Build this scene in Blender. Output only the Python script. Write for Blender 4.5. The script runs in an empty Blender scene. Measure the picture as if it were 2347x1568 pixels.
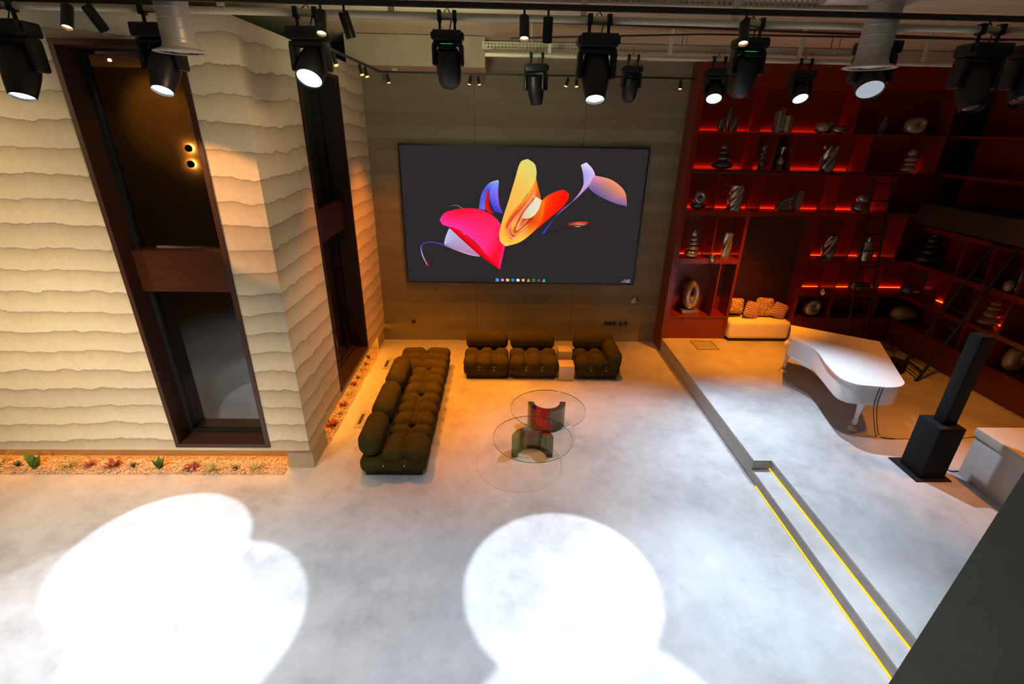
import bpy, bmesh, math, random
from mathutils import Vector, Matrix
random.seed(7)
PI = math.pi
sc = bpy.context.scene
C = sc.collection

# ------------------------------------------------------------------ camera
IW, IH = 2347, 1568
FPX, PITCH, ROLL, YAW = 1111.19, 0.41715, 0.01942, 0.02600
CAM = Vector((0, -10.353, 4.55))
fw = Vector((math.sin(YAW)*math.cos(PITCH), math.cos(YAW)*math.cos(PITCH), -math.sin(PITCH)))
rt0 = Vector((math.cos(YAW), -math.sin(YAW), 0)); up0 = rt0.cross(fw)
rt = rt0*math.cos(ROLL)+up0*math.sin(ROLL); up = -rt0*math.sin(ROLL)+up0*math.cos(ROLL)
cd = bpy.data.cameras.new('camera'); cam = bpy.data.objects.new('camera', cd); C.objects.link(cam)
cd.sensor_width = 36; cd.lens = FPX/IW*36; cd.clip_start = .05
cam.matrix_world = Matrix(((rt.x, up.x, -fw.x, CAM.x), (rt.y, up.y, -fw.y, CAM.y), (rt.z, up.z, -fw.z, CAM.z), (0, 0, 0, 1)))
sc.camera = cam
# ------------------------------------------------------------------ world and view
wd = bpy.data.worlds.new('world'); sc.world = wd; wd.use_nodes = True
wd.node_tree.nodes['Background'].inputs[0].default_value = (.5, .42, .32, 1)
wd.node_tree.nodes['Background'].inputs[1].default_value = .004
vs = sc.view_settings
vs.view_transform = 'Standard'; vs.look = 'None'; vs.gamma = 1; vs.use_curve_mapping = False
vs.exposure = 0.0
WARM = (1.0, .27, .006); WARMW = (1.0, .66, .33); COOL = (.74, .85, 1.0)

def lamp(name, loc, target, power, col, size, blend=.15, radius=.05, parent=None):
    d = bpy.data.lights.new(name, 'SPOT'); d.energy = power; d.color = col
    d.spot_size = math.radians(size); d.spot_blend = blend; d.shadow_soft_size = radius
    o = bpy.data.objects.new(name, d); C.objects.link(o)
    o.rotation_euler = (Vector(target)-Vector(loc)).to_track_quat('-Z', 'Y').to_euler()
    if parent is not None:
        o.parent = parent; o.location = Vector(loc)-parent.location
    else:
        o.location = loc
    return o
# unseen spots added to brighten walls, floor and ceiling, plus two out-of-view pool beams
lamp('unseen_spot', (-4.4, -9.0, 5.5), (-5.0, -4.7, .2), 640, (1, .80, .55), 66, 1.0, .02)
lamp('unseen_spot', (-6.9, -8.4, 5.5), (-6.2, -4.7, 3.2), 560, (1, .72, .40), 80, 1.0, .02)
lamp('unseen_spot', (-5.2, -9.9, 4.3), (-5.2, -4.7, .8), 470, (1, .80, .54), 50, 1.0, .02)
lamp('unseen_spot', (-1.9, -6.6, 5.3), (-2.72, -4.62, .1), 230, (1, .52, .18), 24, .9, .05)
lamp('unseen_spot', (-2.1, -9.4, 5.45), (-3.8, -7.55, 0), 1350, COOL, 29, .12, .04)
lamp('unseen_spot', (.5, -9.0, 5.45), (.85, -8.4, 0), 1700, COOL, 26, .12, .04)
lamp('unseen_spot', (3.2, -7.2, 5.5), (4.4, -7.2, .3), 240, COOL, 56, 1.0, .2)
lamp('unseen_spot', (-4.6, -8.4, 5.5), (-4.4, -8.0, 0), 1500, (.84, .84, .86), 80, 1.0, .2)
lamp('unseen_spot', (-.6, -7.6, 5.5), (-.9, -7.0, 0), 640, COOL, 60, 1.0, .2)
lamp('unseen_spot', (-.4, -7.2, 5.0), (-3.1, -4.7, 4.4), 200, (1, .72, .42), 44, 1.0, .15)
lamp('unseen_spot', (-.8, -4.4, 4.9), (-.8, -3.2, 5.9), 130, (.92, 1, .66), 150, 1.0, .3)
# added warm spots without fixtures over the stage and the sofas, one cool
lamp('unseen_spot', (4.9, -2.3, 5.4), (4.9, -1.0, .3), 2000, WARM, 48, 1.0, .1)
lamp('unseen_spot', (7.6, -3.6, 5.4), (7.3, -3.3, .3), 480, WARM, 60, 1.0, .1)
lamp('unseen_spot', (6.9, -5.4, 5.4), (6.6, -5.2, .3), 700, WARM, 45, 1.0, .1)
lamp('unseen_spot', (-.3, -3.3, 5.4), (-.3, -3.1, 0), 480, WARM, 52, 1.0, .1)
lamp('unseen_spot', (-.6, -2.1, 5.4), (-.5, -1.7, 0), 640, WARM, 50, 1.0, .1)
lamp('unseen_spot', (1.7, -2.0, 5.4), (1.7, -1.7, 0), 700, WARM, 50, 1.0, .1)
lamp('unseen_spot', (.2, -5.0, 5.2), (-2.65, -3.9, 1.1), 260, WARMW, 46, 1.0, .1)
lamp('unseen_spot', (.6, -4.5, 5.4), (.7, -4.5, 0), 330, (1, .42, .10), 44, 1.0, .1)
lamp('unseen_spot', (-1.0, -1.3, 5.3), (-2.65, -.7, 1.9), 420, WARM, 50, 1.0, .1)
lamp('unseen_spot', (3.8, -4.4, 5.5), (4.6, -4.2, .3), 480, COOL, 44, 1.0, .1)

# ------------------------------------------------------------------ pixel helpers (used to find real places on real planes)
def ray(a, b): return fw+rt*((a-IW/2)/FPX)-up*((b-IH/2)/FPX)
def at(a, b, X=None, Y=None, Z=None):
    d = ray(a, b)
    t = (X-CAM.x)/d.x if X is not None else (Y-CAM.y)/d.y if Y is not None else (Z-CAM.z)/d.z
    return CAM+d*t
def mpp(P): return (Vector(P)-CAM).dot(fw)/FPX
def rise(P, b):
    # height of the point above P that falls on image row b
    n = ray(0, b).cross(ray(IW, b)); v = Vector(P)-CAM
    return -v.dot(n)/n.z

# ------------------------------------------------------------------ materials
def mat(name, col, rough=.5, metal=0, spec=.5, emit=None, es=0, coat=0, sheen=0):
    m = bpy.data.materials.new(name); m.use_nodes = True
    b = m.node_tree.nodes['Principled BSDF']
    b.inputs['Base Color'].default_value = (*col, 1); b.inputs['Roughness'].default_value = rough
    b.inputs['Metallic'].default_value = metal; b.inputs['Specular IOR Level'].default_value = spec
    if emit: b.inputs['Emission Color'].default_value = (*emit, 1); b.inputs['Emission Strength'].default_value = es
    if coat: b.inputs['Coat Weight'].default_value = coat; b.inputs['Coat Roughness'].default_value = .1
    if sheen: b.inputs['Sheen Weight'].default_value = sheen; b.inputs['Sheen Roughness'].default_value = .4
    return m
class NT:
    def __init__(s, m): s.t = m.node_tree; s.n = s.t.nodes; s.l = s.t.links; s.b = s.n['Principled BSDF']
    def add(s, k, **kw):
        n = s.n.new(k)
        for a, v in kw.items():
            if a.startswith('i_'):
                key = a[2:]; n.inputs[int(key) if key.isdigit() else key].default_value = v
            else: setattr(n, a, v)
        return n
    def link(s, a, b): s.l.new(a, b)
    def ramp(s, fac, stops):
        r = s.add('ShaderNodeValToRGB'); e = r.color_ramp.elements
        while len(e) < len(stops): e.new(.5)
        for i, (p, c) in enumerate(stops): e[i].position = p; e[i].color = (*c, 1)
        s.link(fac, r.inputs[0]); return r.outputs[0]
    def math(s, op, a, b=None, c=None):
        n = s.add('ShaderNodeMath', operation=op)
        for i, v in enumerate((a, b, c)):
            if v is None: continue
            if isinstance(v, (int, float)): n.inputs[i].default_value = v
            else: s.link(v, n.inputs[i])
        return n.outputs[0]
    def coord(s, scale=(1, 1, 1), kind='Object'):
        tc = s.add('ShaderNodeTexCoord'); mp = s.add('ShaderNodeMapping'); mp.inputs['Scale'].default_value = scale
        s.link(tc.outputs[kind], mp.inputs[0]); return mp.outputs[0]
    def noise(s, vec, scale, detail=4, rough=.5):
        n = s.add('ShaderNodeTexNoise'); n.inputs['Scale'].default_value = scale; n.inputs['Detail'].default_value = detail
        n.inputs['Roughness'].default_value = rough; s.link(vec, n.inputs['Vector']); return n.outputs['Fac']
    def bump(s, h, strength=.3, dist=.02):
        b = s.add('ShaderNodeBump'); b.inputs['Strength'].default_value = strength; b.inputs['Distance'].default_value = dist
        s.link(h, b.inputs['Height']); s.link(b.outputs[0], s.b.inputs['Normal'])
def noisy(name, c1, c2, scale=(3, 3, 3), sc_=2, rough=.5, bump=0, detail=6, **k):
    m = mat(name, c1, rough, **k); t = NT(m); f = t.noise(t.coord(scale), sc_, detail, .6)
    t.link(t.ramp(f, [(.3, c1), (.7, c2)]), t.b.inputs['Base Color'])
    if bump: t.bump(f, bump, .02)
    return m
def concrete_floor():
    m = mat('polished_concrete', (.6, .58, .55), .42, spec=.4); t = NT(m)
    v = t.coord(); a = t.noise(v, .9, 9, .68); b = t.noise(v, 5, 8, .7)
    f = t.math('ADD', t.math('MULTIPLY', a, .7), t.math('MULTIPLY', b, .3))
    t.link(t.ramp(f, [(.32, (.29, .285, .285)), (.5, (.44, .435, .435)), (.68, (.55, .545, .545))]), t.b.inputs['Base Color'])
    t.link(t.ramp(b, [(.3, (.34, .34, .34)), (.7, (.55, .55, .55))]), t.b.inputs['Roughness'])
    return m
def strata():
    m = mat('layered_earth_render', (.7, .6, .4), .9, spec=.15); t = NT(m)
    tc = t.add('ShaderNodeTexCoord'); sx = t.add('ShaderNodeSeparateXYZ'); t.link(tc.outputs['Object'], sx.inputs[0])
    v = t.coord((1.0, 1.0, .45)); big = t.noise(v, 1.25, 3, .55); mid = t.noise(t.coord((1, 1, .5)), 5.5, 6, .62)
    w = t.math('ADD', t.math('MULTIPLY', t.math('SUBTRACT', big, .5), .8), t.math('MULTIPLY', t.math('SUBTRACT', mid, .5), .36))
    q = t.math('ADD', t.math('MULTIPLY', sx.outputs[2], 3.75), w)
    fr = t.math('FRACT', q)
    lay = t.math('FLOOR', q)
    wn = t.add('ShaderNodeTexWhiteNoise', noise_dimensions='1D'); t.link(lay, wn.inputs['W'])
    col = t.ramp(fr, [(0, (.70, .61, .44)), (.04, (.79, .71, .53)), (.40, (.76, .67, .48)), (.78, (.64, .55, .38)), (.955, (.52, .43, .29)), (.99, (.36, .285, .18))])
    mix = t.add('ShaderNodeMix', data_type='RGBA', blend_type='MULTIPLY'); mix.inputs['Factor'].default_value = 1
    t.link(col, mix.inputs['A'])
    t.link(t.ramp(wn.outputs['Value'], [(0, (.86, .86, .88)), (1, (1, 1, 1))]), mix.inputs['B'])
    mix2 = t.add('ShaderNodeMix', data_type='RGBA', blend_type='MULTIPLY'); mix2.inputs['Factor'].default_value = 1
    t.link(mix.outputs['Result'], mix2.inputs['A'])
    fine = t.noise(t.coord(), 14, 6, .7); t.link(t.ramp(fine, [(.3, (.9, .9, .9)), (.7, (1, 1, 1))]), mix2.inputs['B'])
    t.link(mix2.outputs['Result'], t.b.inputs['Base Color'])
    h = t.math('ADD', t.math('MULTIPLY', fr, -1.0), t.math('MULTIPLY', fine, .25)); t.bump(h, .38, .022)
    return m
def board_concrete(name, c1, c2, axis='Z', n=4.4, seam=True):
    m = mat(name, c1, .8, spec=.2); t = NT(m)
    s = (.35, .35, 2.6) if axis == 'Z' else (.35, 3.2, 1)
    v = t.coord(s); f = t.noise(v, 1.6, 7, .65)
    tc = t.add('ShaderNodeTexCoord'); sx = t.add('ShaderNodeSeparateXYZ'); t.link(tc.outputs['Object'], sx.inputs[0])
    fr = t.math('FRACT', t.math('MULTIPLY', sx.outputs[2 if axis == 'Z' else 1], n))
    fl = t.math('FLOOR', t.math('MULTIPLY', sx.outputs[2 if axis == 'Z' else 1], n))
    wn = t.add('ShaderNodeTexWhiteNoise', noise_dimensions='1D'); t.link(fl, wn.inputs['W'])
    k = t.math('ADD', t.math('MULTIPLY', f, .75), t.math('MULTIPLY', wn.outputs['Value'], .25))
    col = t.ramp(k, [(.3, c1), (.7, c2)])
    line = t.math('LESS_THAN', fr, .05)
    if seam:
        fx = t.math('FRACT', t.math('DIVIDE', t.math('ADD', sx.outputs[0], .55), 2.15))
        line = t.math('MAXIMUM', t.math('MULTIPLY', line, .25), t.math('LESS_THAN', fx, .008))
    mix = t.add('ShaderNodeMix', data_type='RGBA', blend_type='MULTIPLY'); t.link(t.math('MULTIPLY', line, .45), mix.inputs['Factor'])
    t.link(col, mix.inputs['A']); mix.inputs['B'].default_value = (.35, .32, .28, 1)
    t.link(mix.outputs['Result'], t.b.inputs['Base Color'])
    t.bump(t.math('SUBTRACT', t.math('MULTIPLY', f, .5), line), .4, .012)
    return m
def wood(name, c1, c2, rough=.3, scale=(1, 1, 8), coat=.3):
    m = mat(name, c1, rough, coat=coat); t = NT(m); f = t.noise(t.coord(scale), 2.2, 6, .6)
    t.link(t.ramp(f, [(.3, c1), (.7, c2)]), t.b.inputs['Base Color']); return m
def glass(name, tint, refl, rough=0.0):
    m = bpy.data.materials.new(name); m.use_nodes = True; nt = m.node_tree; nt.nodes.clear()
    o = nt.nodes.new('ShaderNodeOutputMaterial'); mx = nt.nodes.new('ShaderNodeMixShader')
    tr = nt.nodes.new('ShaderNodeBsdfTransparent'); gl = nt.nodes.new('ShaderNodeBsdfGlossy'); fr = nt.nodes.new('ShaderNodeLayerWeight')
    ad = nt.nodes.new('ShaderNodeMath'); ad.operation = 'MULTIPLY_ADD'
    tr.inputs[0].default_value = (*tint, 1); gl.inputs['Roughness'].default_value = rough
    fr.inputs['Blend'].default_value = .25; pw = nt.nodes.new('ShaderNodeMath'); pw.operation = 'POWER'; pw.inputs[1].default_value = 4; fr.inputs['Blend'].default_value = .5; nt.links.new(fr.outputs['Facing'], pw.inputs[0]); nt.links.new(pw.outputs[0], ad.inputs[0]); ad.inputs[1].default_value = .6; ad.inputs[2].default_value = refl; ad.use_clamp = True
    nt.links.new(ad.outputs[0], mx.inputs[0]); nt.links.new(tr.outputs[0], mx.inputs[1]); nt.links.new(gl.outputs[0], mx.inputs[2]); nt.links.new(mx.outputs[0], o.inputs[0])
    return m
def emis(name, col, s):
    m = bpy.data.materials.new(name); m.use_nodes = True; nt = m.node_tree; nt.nodes.clear()
    o = nt.nodes.new('ShaderNodeOutputMaterial'); e = nt.nodes.new('ShaderNodeEmission'); e.inputs[0].default_value = (*col, 1); e.inputs[1].default_value = s
    nt.links.new(e.outputs[0], o.inputs[0]); return m
def emis_attr(name, s):
    m = emis(name, (1, 1, 1), s); nt = m.node_tree; a = nt.nodes.new('ShaderNodeAttribute'); a.attribute_name = 'Col'
    nt.links.new(a.outputs['Color'], nt.nodes['Emission'].inputs[0]); return m
def zebra():
    m = mat('zebra_fabric', (.6, .3, .12), .9); t = NT(m)
    tc = t.add('ShaderNodeTexCoord'); sx = t.add('ShaderNodeSeparateXYZ'); t.link(tc.outputs['Object'], sx.inputs[0])
    n = t.noise(t.coord(), 5, 2)
    d = t.math('ADD', t.math('ADD', t.math('MULTIPLY', t.math('ABSOLUTE', sx.outputs[0]), 1.0), sx.outputs[2]), t.math('MULTIPLY', n, .12))
    w = t.math('SINE', t.math('MULTIPLY', d, 140))
    t.link(t.ramp(t.math('MULTIPLY_ADD', w, .5, .5), [(.42, (.16, .015, .01)), (.55, (.75, .55, .36))]), t.b.inputs['Base Color']); return m
def leopard():
    m = mat('leopard_fabric', (.6, .4, .2), .9); t = NT(m)
    v = t.add('ShaderNodeTexVoronoi', feature='F1'); v.inputs['Scale'].default_value = 42; t.link(t.coord(), v.inputs['Vector'])
    t.link(t.ramp(v.outputs['Distance'], [(.2, (.55, .33, .14)), (.3, (.10, .045, .02)), (.46, (.12, .05, .02)), (.55, (.72, .50, .27))]), t.b.inputs['Base Color']); return m
M = dict(
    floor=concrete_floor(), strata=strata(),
    back=board_concrete('board_marked_wall', (.20, .18, .12), (.28, .26, .18)),
    ceil=board_concrete('board_marked_ceiling', (.42, .39, .26), (.54, .50, .36), 'Y', 5.2, False),
    plaster=noisy('plaster', (.42, .35, .24), (.50, .42, .29), sc_=1.5, rough=.85),
    riser=noisy('riser_concrete', (.40, .38, .35), (.48, .46, .43), sc_=3, rough=.7),
    nearwall=noisy('dark_painted_wall', (.17, .20, .165), (.21, .24, .20), sc_=1, rough=.7),
    dark=mat('black_paint', (.012, .012, .013), .7),
    framedark=wood('near_black_wood', (.014, .004, .003), (.022, .006, .004), .5, (6, 6, 1), .05), frame=wood('dark_red_wood', (.035, .010, .005), (.055, .014, .006), .5, (6, 6, 1), .05),
    spandrel=wood('spandrel_wood', (.05, .014, .006), (.085, .024, .009), .3, (1, 1, 10)),
    pane=glass('window_glass', (.55, .52, .48), .10), tableglass=glass('table_glass', (.955, .97, .955), .012),
    book=wood('red_lacquered_wood', (.15, .0115, .003), (.20, .0155, .004), .32, (2, 2, 6), .35),
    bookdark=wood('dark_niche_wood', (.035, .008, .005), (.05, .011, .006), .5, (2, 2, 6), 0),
    ledred=emis('red_led', (1, .065, .006), 19), ledamber=emis('amber_led', (1, .36, .03), 30), ledyellow=emis('yellow_led', (1, .58, .01), 1.6),
    velvet=noisy('olive_velvet', (.044, .036, .008), (.066, .054, .012), sc_=3, rough=.95, spec=.1),
    button=mat('steel_button', (.8, .8, .78), .15, 1), sofabase=mat('black_base', (.015, .013, .01), .6),
    cream=noisy('cream_lacquer', (.56, .49, .35), (.60, .53, .39), sc_=2, rough=.4), bench=noisy('cream_upholstery', (.84, .78, .62), (.90, .84, .68), sc_=6, rough=.9),
    white=mat('white_lacquer', (.74, .73, .74), .22, coat=.4), brass=mat('brass', (.65, .42, .12), .25, 1),
    black=mat('black_plastic', (.0065, .0065, .007), .42), blackmetal=mat('black_metal', (.012, .011, .011), .45),
    totem=mat('matte_black_cabinet', (.0045, .0043, .005), .8, spec=.3), chrome=mat('chrome', (.82, .80, .78), .06, 1),
    gun=mat('gunmetal_glaze', (.26, .245, .22), .15, .75), gun2=mat('grey_glaze', (.40, .37, .32), .17, .7), gun3=mat('dark_glaze', (.13, .135, .135), .12, .6),
    brownstone=mat('brown_glaze', (.40, .30, .20), .24, .3),
    duct=noisy('galvanised_duct', (.50, .47, .44), (.58, .55, .52), sc_=4, rough=.4, metal=.3), pipe=mat('cream_pipe', (.56, .53, .38), .5), tray=mat('tray_metal', (.42, .39, .28), .5),
    lens=emis('cool_lens', (.82, .90, 1), 1.6), lenshot=emis('hot_lens', (.88, .97, 1), 14), lenswarm=emis('warm_lens', (1, .55, .18), 9), lensmini=emis('small_warm_lens', (1, .42, .10), 3),
    lensoff=mat('lens_glass', (.02, .022, .028), .08), lensdim=emis('dim_lens', (.62, .66, .78), .62),
    green=emis('green_display', (.05, .55, .12), .5), socket=mat('black_socket', (.012, .012, .014), .4), whiteplastic=mat('white_plastic', (.7, .68, .64), .5),
    gravel=noisy('gravel', (.22, .10, .05), (.80, .62, .42), (1, 1, 1), 40, .9, .8, 2), pebble=noisy('pebble', (.42, .26, .15), (.78, .60, .40), sc_=9, rough=.8),
    leaf=noisy('green_leaf', (.05, .16, .03), (.11, .26, .05), sc_=6, rough=.5), grass=noisy('air_plant_leaf', (.16, .20, .09), (.24, .28, .12), sc_=6, rough=.6),
    redleaf=noisy('red_succulent_leaf', (.20, .035, .03), (.32, .07, .05), sc_=6, rough=.6), darkleaf=noisy('dark_leaf', (.05, .10, .06), (.09, .15, .08), sc_=6, rough=.6),
    floorbox=noisy('floor_box_lid', (.30, .31, .30), (.34, .345, .34), sc_=3, rough=.5), slot=mat('dark_slot', (.02, .018, .015), .6), hatch=mat('bronze_trim', (.16, .10, .05), .5),
    counter=noisy('counter_stone', (.52, .49, .42), (.58, .55, .47), sc_=2, rough=.4), counterface=noisy('counter_panel', (.50, .50, .50), (.56, .56, .56), sc_=2, rough=.5),
    zebra=zebra(), leopard=leopard(), acr_grey=glass('smoky_acrylic', (.34, .36, .30), .10), acr_red=glass('red_acrylic', (.55, .17, .10), .06), acr_green=glass('green_acrylic', (.42, .50, .36), .08),
    bezel=mat('screen_bezel', (.01, .01, .011), .4), screen=emis('screen_dark', (.026, .022, .024), 1), petal=emis_attr('screen_colours', 1.0),
    cable=mat('black_cable', (.015, .012, .01), .6), amberwall=noisy('amber_wall', (.30, .20, .10), (.38, .26, .13), sc_=2, rough=.8), glow=emis('sconce_glow', (1, .50, .10), 170),
)

# ------------------------------------------------------------------ mesh builder
class MB:
    def __init__(s): s.b = bmesh.new()
    def add_raw(s, verts, faces):
        v = [s.b.verts.new(p) for p in verts]
        for f in faces:
            try: s.b.faces.new([v[i] for i in f])
            except ValueError: pass
        return v
    def box(s, x0, x1, y0, y1, z0, z1, bev=0, m=None):
        r = bmesh.ops.create_cube(s.b, size=1)['verts']
        for v in r:
            v.co = Vector(((x0+x1)/2+v.co.x*(x1-x0), (y0+y1)/2+v.co.y*(y1-y0), (z0+z1)/2+v.co.z*(z1-z0)))
        if bev:
            e = {e for v in r for e in v.link_edges}
            q = bmesh.ops.bevel(s.b, geom=list(e), offset=bev, segments=2, affect='EDGES', profile=.5)
            r = q['verts']
        if m is not None:
            for v in set(r): v.co = m @ v.co
        return s
    def cyl(s, a, b, r0, r1=None, n=16, cap=True):
        a = Vector(a); b = Vector(b); r1 = r0 if r1 is None else r1
        d = (b-a).normalized(); x = d.orthogonal().normalized(); y = d.cross(x)
        A = [s.b.verts.new(a+(x*math.cos(2*PI*i/n)+y*math.sin(2*PI*i/n))*r0) for i in range(n)]
        B = [s.b.verts.new(b+(x*math.cos(2*PI*i/n)+y*math.sin(2*PI*i/n))*r1) for i in range(n)]
        for i in range(n): s.b.faces.new((A[i], A[(i+1) % n], B[(i+1) % n], B[i]))
        if cap: s.b.faces.new(A[::-1]); s.b.faces.new(B)
        return s
    def lathe(s, prof, n=24, o=(0, 0, 0), d=(0, 0, 1), sq=(1, 1)):
        o = Vector(o); d = Vector(d).normalized(); x = d.orthogonal().normalized() if abs(d.z) < .999 else Vector((1, 0, 0)); y = d.cross(x)
        rings = []
        for r, z in prof:
            if r < 1e-5: rings.append([s.b.verts.new(o+d*z)])
            else: rings.append([s.b.verts.new(o+d*z+x*(r*sq[0]*math.cos(2*PI*i/n))+y*(r*sq[1]*math.sin(2*PI*i/n))) for i in range(n)])
        for A, B in zip(rings, rings[1:]):
            for i in range(n):
                j = (i+1) % n
                if len(A) == 1 and len(B) == 1: continue
                if len(A) == 1: s.b.faces.new((A[0], B[j], B[i]))
                elif len(B) == 1: s.b.faces.new((A[i], A[j], B[0]))
                else: s.b.faces.new((A[i], A[j], B[j], B[i]))
        return s
    def tube(s, pts, r, n=8, taper=None):
        pts = [Vector(p) for p in pts]; prev = None; x = None
        for i, p in enumerate(pts):
            d = (pts[min(i+1, len(pts)-1)]-pts[max(i-1, 0)]).normalized()
            x = d.orthogonal().normalized() if x is None else (x-d*x.dot(d)).normalized()
            y = d.cross(x); rr = r if taper is None else r*(1+(taper-1)*i/(len(pts)-1))
            ring = [s.b.verts.new(p+(x*math.cos(2*PI*k/n)+y*math.sin(2*PI*k/n))*rr) for k in range(n)]
            if prev:
                for k in range(n): s.b.faces.new((prev[k], prev[(k+1) % n], ring[(k+1) % n], ring[k]))
            else: s.b.faces.new(ring[::-1])
            prev = ring
        s.b.faces.new(prev); return s
    def ell(s, c, rx, ry, rz, nu=24, nv=14, f=None):
        r = bmesh.ops.create_uvsphere(s.b, u_segments=nu, v_segments=nv, radius=1)['verts']
        for v in r:
            p = v.co.copy()
            if f: p = f(p)
            v.co = Vector((c[0]+p.x*rx, c[1]+p.y*ry, c[2]+p.z*rz))
        return s
    def prism(s, out, z0, z1, f0=None):
        n = len(out); A = [s.b.verts.new((x, y, z0)) for x, y in out]; B = [s.b.verts.new((x, y, z1)) for x, y in out]
        for i in range(n): s.b.faces.new((A[i], A[(i+1) % n], B[(i+1) % n], B[i]))
        s.b.faces.new(A[::-1]); s.b.faces.new(B); return s
    def puff(s, c, hx, hy, hz, r, nx=24, ny=24, nz=10, seams_x=(), seams_y=(), amp=.03, sig=.03, belly=0, m=None, pinch=0):
        """soft cushion: a rounded box with stitched seams pressed in"""
        cache = {}
        def vert(px, py, pz):
            k = (round(px, 4), round(py, 4), round(pz, 4))
            if k in cache: return cache[k]
            q = Vector((px*hx, py*hy, pz*hz))
            inn = Vector((max(-hx+r, min(hx-r, q.x)), max(-hy+r, min(hy-r, q.y)), max(-hz+r, min(hz-r, q.z))))
            d = q-inn; nrm = d.normalized() if d.length > 1e-6 else Vector((0, 0, 1)); p = inn+nrm*r
            dep = 0
            for sx in seams_x: dep += math.exp(-((p.x-sx)/sig)**2)
            for sy in seams_y: dep += math.exp(-((p.y-sy)/sig)**2)
            if pz > -.95: p -= nrm*amp*min(dep, 1.55)
            if belly: p += Vector((0, 0, belly*(1-px*px)*(1-py*py)*(1 if pz > 0 else 0)))
            if pinch:
                e = max(abs(px), abs(py)); k2 = 1-pinch*(e**3); p.z *= k2
            if m is not None: p = m @ p
            cache[k] = s.b.verts.new(p+Vector(c)); return cache[k]
        def grid(fn, a, b):
            for i in range(a):
                for j in range(b):
                    q = [fn(-1+2*(i+di)/a, -1+2*(j+dj)/b) for di, dj in ((0, 0), (1, 0), (1, 1), (0, 1))]
                    vs_ = [vert(*t) for t in q]
                    if len(set(vs_)) == 4:
                        try: s.b.faces.new(vs_)
                        except ValueError: pass
        grid(lambda u, v: (u, v, 1), nx, ny); grid(lambda u, v: (v, u, -1), ny, nx)
        grid(lambda u, v: (1, u, v), ny, nz); grid(lambda u, v: (-1, v, u), nz, ny)
        grid(lambda u, v: (v, 1, u), nz, nx); grid(lambda u, v: (u, -1, v), nx, nz)
        return s
    def loft(s, rings):
        R = [[s.b.verts.new(p) for p in r] for r in rings]; n = len(R[0])
        for A, B in zip(R, R[1:]):
            for i in range(n): s.b.faces.new((A[i], A[(i+1) % n], B[(i+1) % n], B[i]))
        s.b.faces.new(R[0][::-1]); s.b.faces.new(R[-1]); return s
    def torus(s, fn, rad, n=48, k=16):
        # closed tube along fn(t) with radius rad(t)->(a in-plane, b out of plane); ring lies in xz
        R = []
        for i in range(n):
            t = 2*PI*i/n; c = Vector(fn(t)); d = (Vector(fn(t+.01))-Vector(fn(t-.01))).normalized(); yy = Vector((0, 1, 0)); x = d.cross(yy).normalized(); a, b = rad(t)
            R.append([s.b.verts.new(c+x*(a*math.cos(2*PI*j/k))+yy*(b*math.sin(2*PI*j/k))) for j in range(k)])
        for i in range(n):
            A, B = R[i], R[(i+1) % n]
            for j in range(k): s.b.faces.new((A[j], A[(j+1) % k], B[(j+1) % k], B[j]))
        return s
    def build(s, name, m, parent=None, ang=40, kind=None):
        bmesh.ops.recalc_face_normals(s.b, faces=s.b.faces[:])
        me = bpy.data.meshes.new(name); s.b.to_mesh(me); s.b.free()
        me.materials.append(M[m] if isinstance(m, str) else m)
        me.shade_smooth(); me.set_sharp_from_angle(angle=math.radians(ang))
        o = bpy.data.objects.new(name, me); C.objects.link(o)
        if parent is not None: o.parent = parent
        if kind: o['kind'] = kind
        return o
def tag(o, label, cat, group=None, kind=None):
    o['label'] = label; o['category'] = cat
    if group: o['group'] = group
    if kind: o['kind'] = kind
    return o
def thing(name, label, cat, loc=(0, 0, 0), rz=0, group=None):
    o = bpy.data.objects.new(name, None); C.objects.link(o); o.location = loc; o.rotation_euler = (0, 0, rz); o.empty_display_size = .1
    return tag(o, label, cat, group)
def struct(name, mb, m, ang=40): return mb.build(name, m, None, ang, 'structure')
def B(*a, **k): return MB().box(*a, **k)
def copy_tree(o, parent=None):
    c = o.copy(); C.objects.link(c)
    if parent is not None: c.parent = parent
    for ch in [x for x in bpy.data.objects if x.parent is o]: copy_tree(ch, c)
    return c

# ------------------------------------------------------------------ setting
XL, YF, ZB, BT = -2.649, -4.727, .37, 5.5
struct('floor', B(-12, 9.6, -14, .4, -.2, 0), 'floor')
st = bpy.data.objects.new('stage', None); C.objects.link(st); st['kind'] = 'structure'
tag(st, 'raised pale concrete stage under the white piano', 'stage')
XS, XT, YS = 3.6, 3.857, -4.83
out = [(XS, 0), (XS, YS), (XT, YS), (XT, -13), (9.3, -13), (9.3, 0)]
MB().prism(out, .001, .30).build('deck', 'floor', st, 20)
B(XS, XT, -13, YS, .001, .154).build('step', 'floor', st)
MB().box(XS-.004, XS-.001, YS, -.494, .012, .285).box(XS-.004, XS-.001, -13, YS, .018, .142).box(XT-.004, XT-.001, -13, YS, .17, .288).box(XS, XT, YS-.004, YS-.001, .165, .288).build('riser', 'riser', st)
B(XS-.012, XS-.001, -13, -5.02, .002, .02).build('light_strip', 'ledyellow', st)
B(XT-.012, XT-.001, -13, YS, .156, .172).build('light_strip', 'ledyellow', st)
struct('wall_back', B(-2.9, 9.6, 0, .3, 0, 6.0), 'back')
struct('wall_right', B(9.15, 9.45, -14, 0, .3, 6.0), 'dark')
struct('wall_far_left', B(-12.2, -12, -14, 0, 0, 6.2), 'plaster')
struct('wall_rear', B(-12, 9.5, -14.3, -14, 0, 6.2), 'nearwall')
struct('ceiling', B(-12.2, 9.6, -14.3, .4, 5.92, 6.15), 'ceil')
struct('trim_1', B(-2.62, -.3, -1.0, -.001, 5.46, 5.91), 'plaster')   # lowered soffit by the back wall
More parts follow.
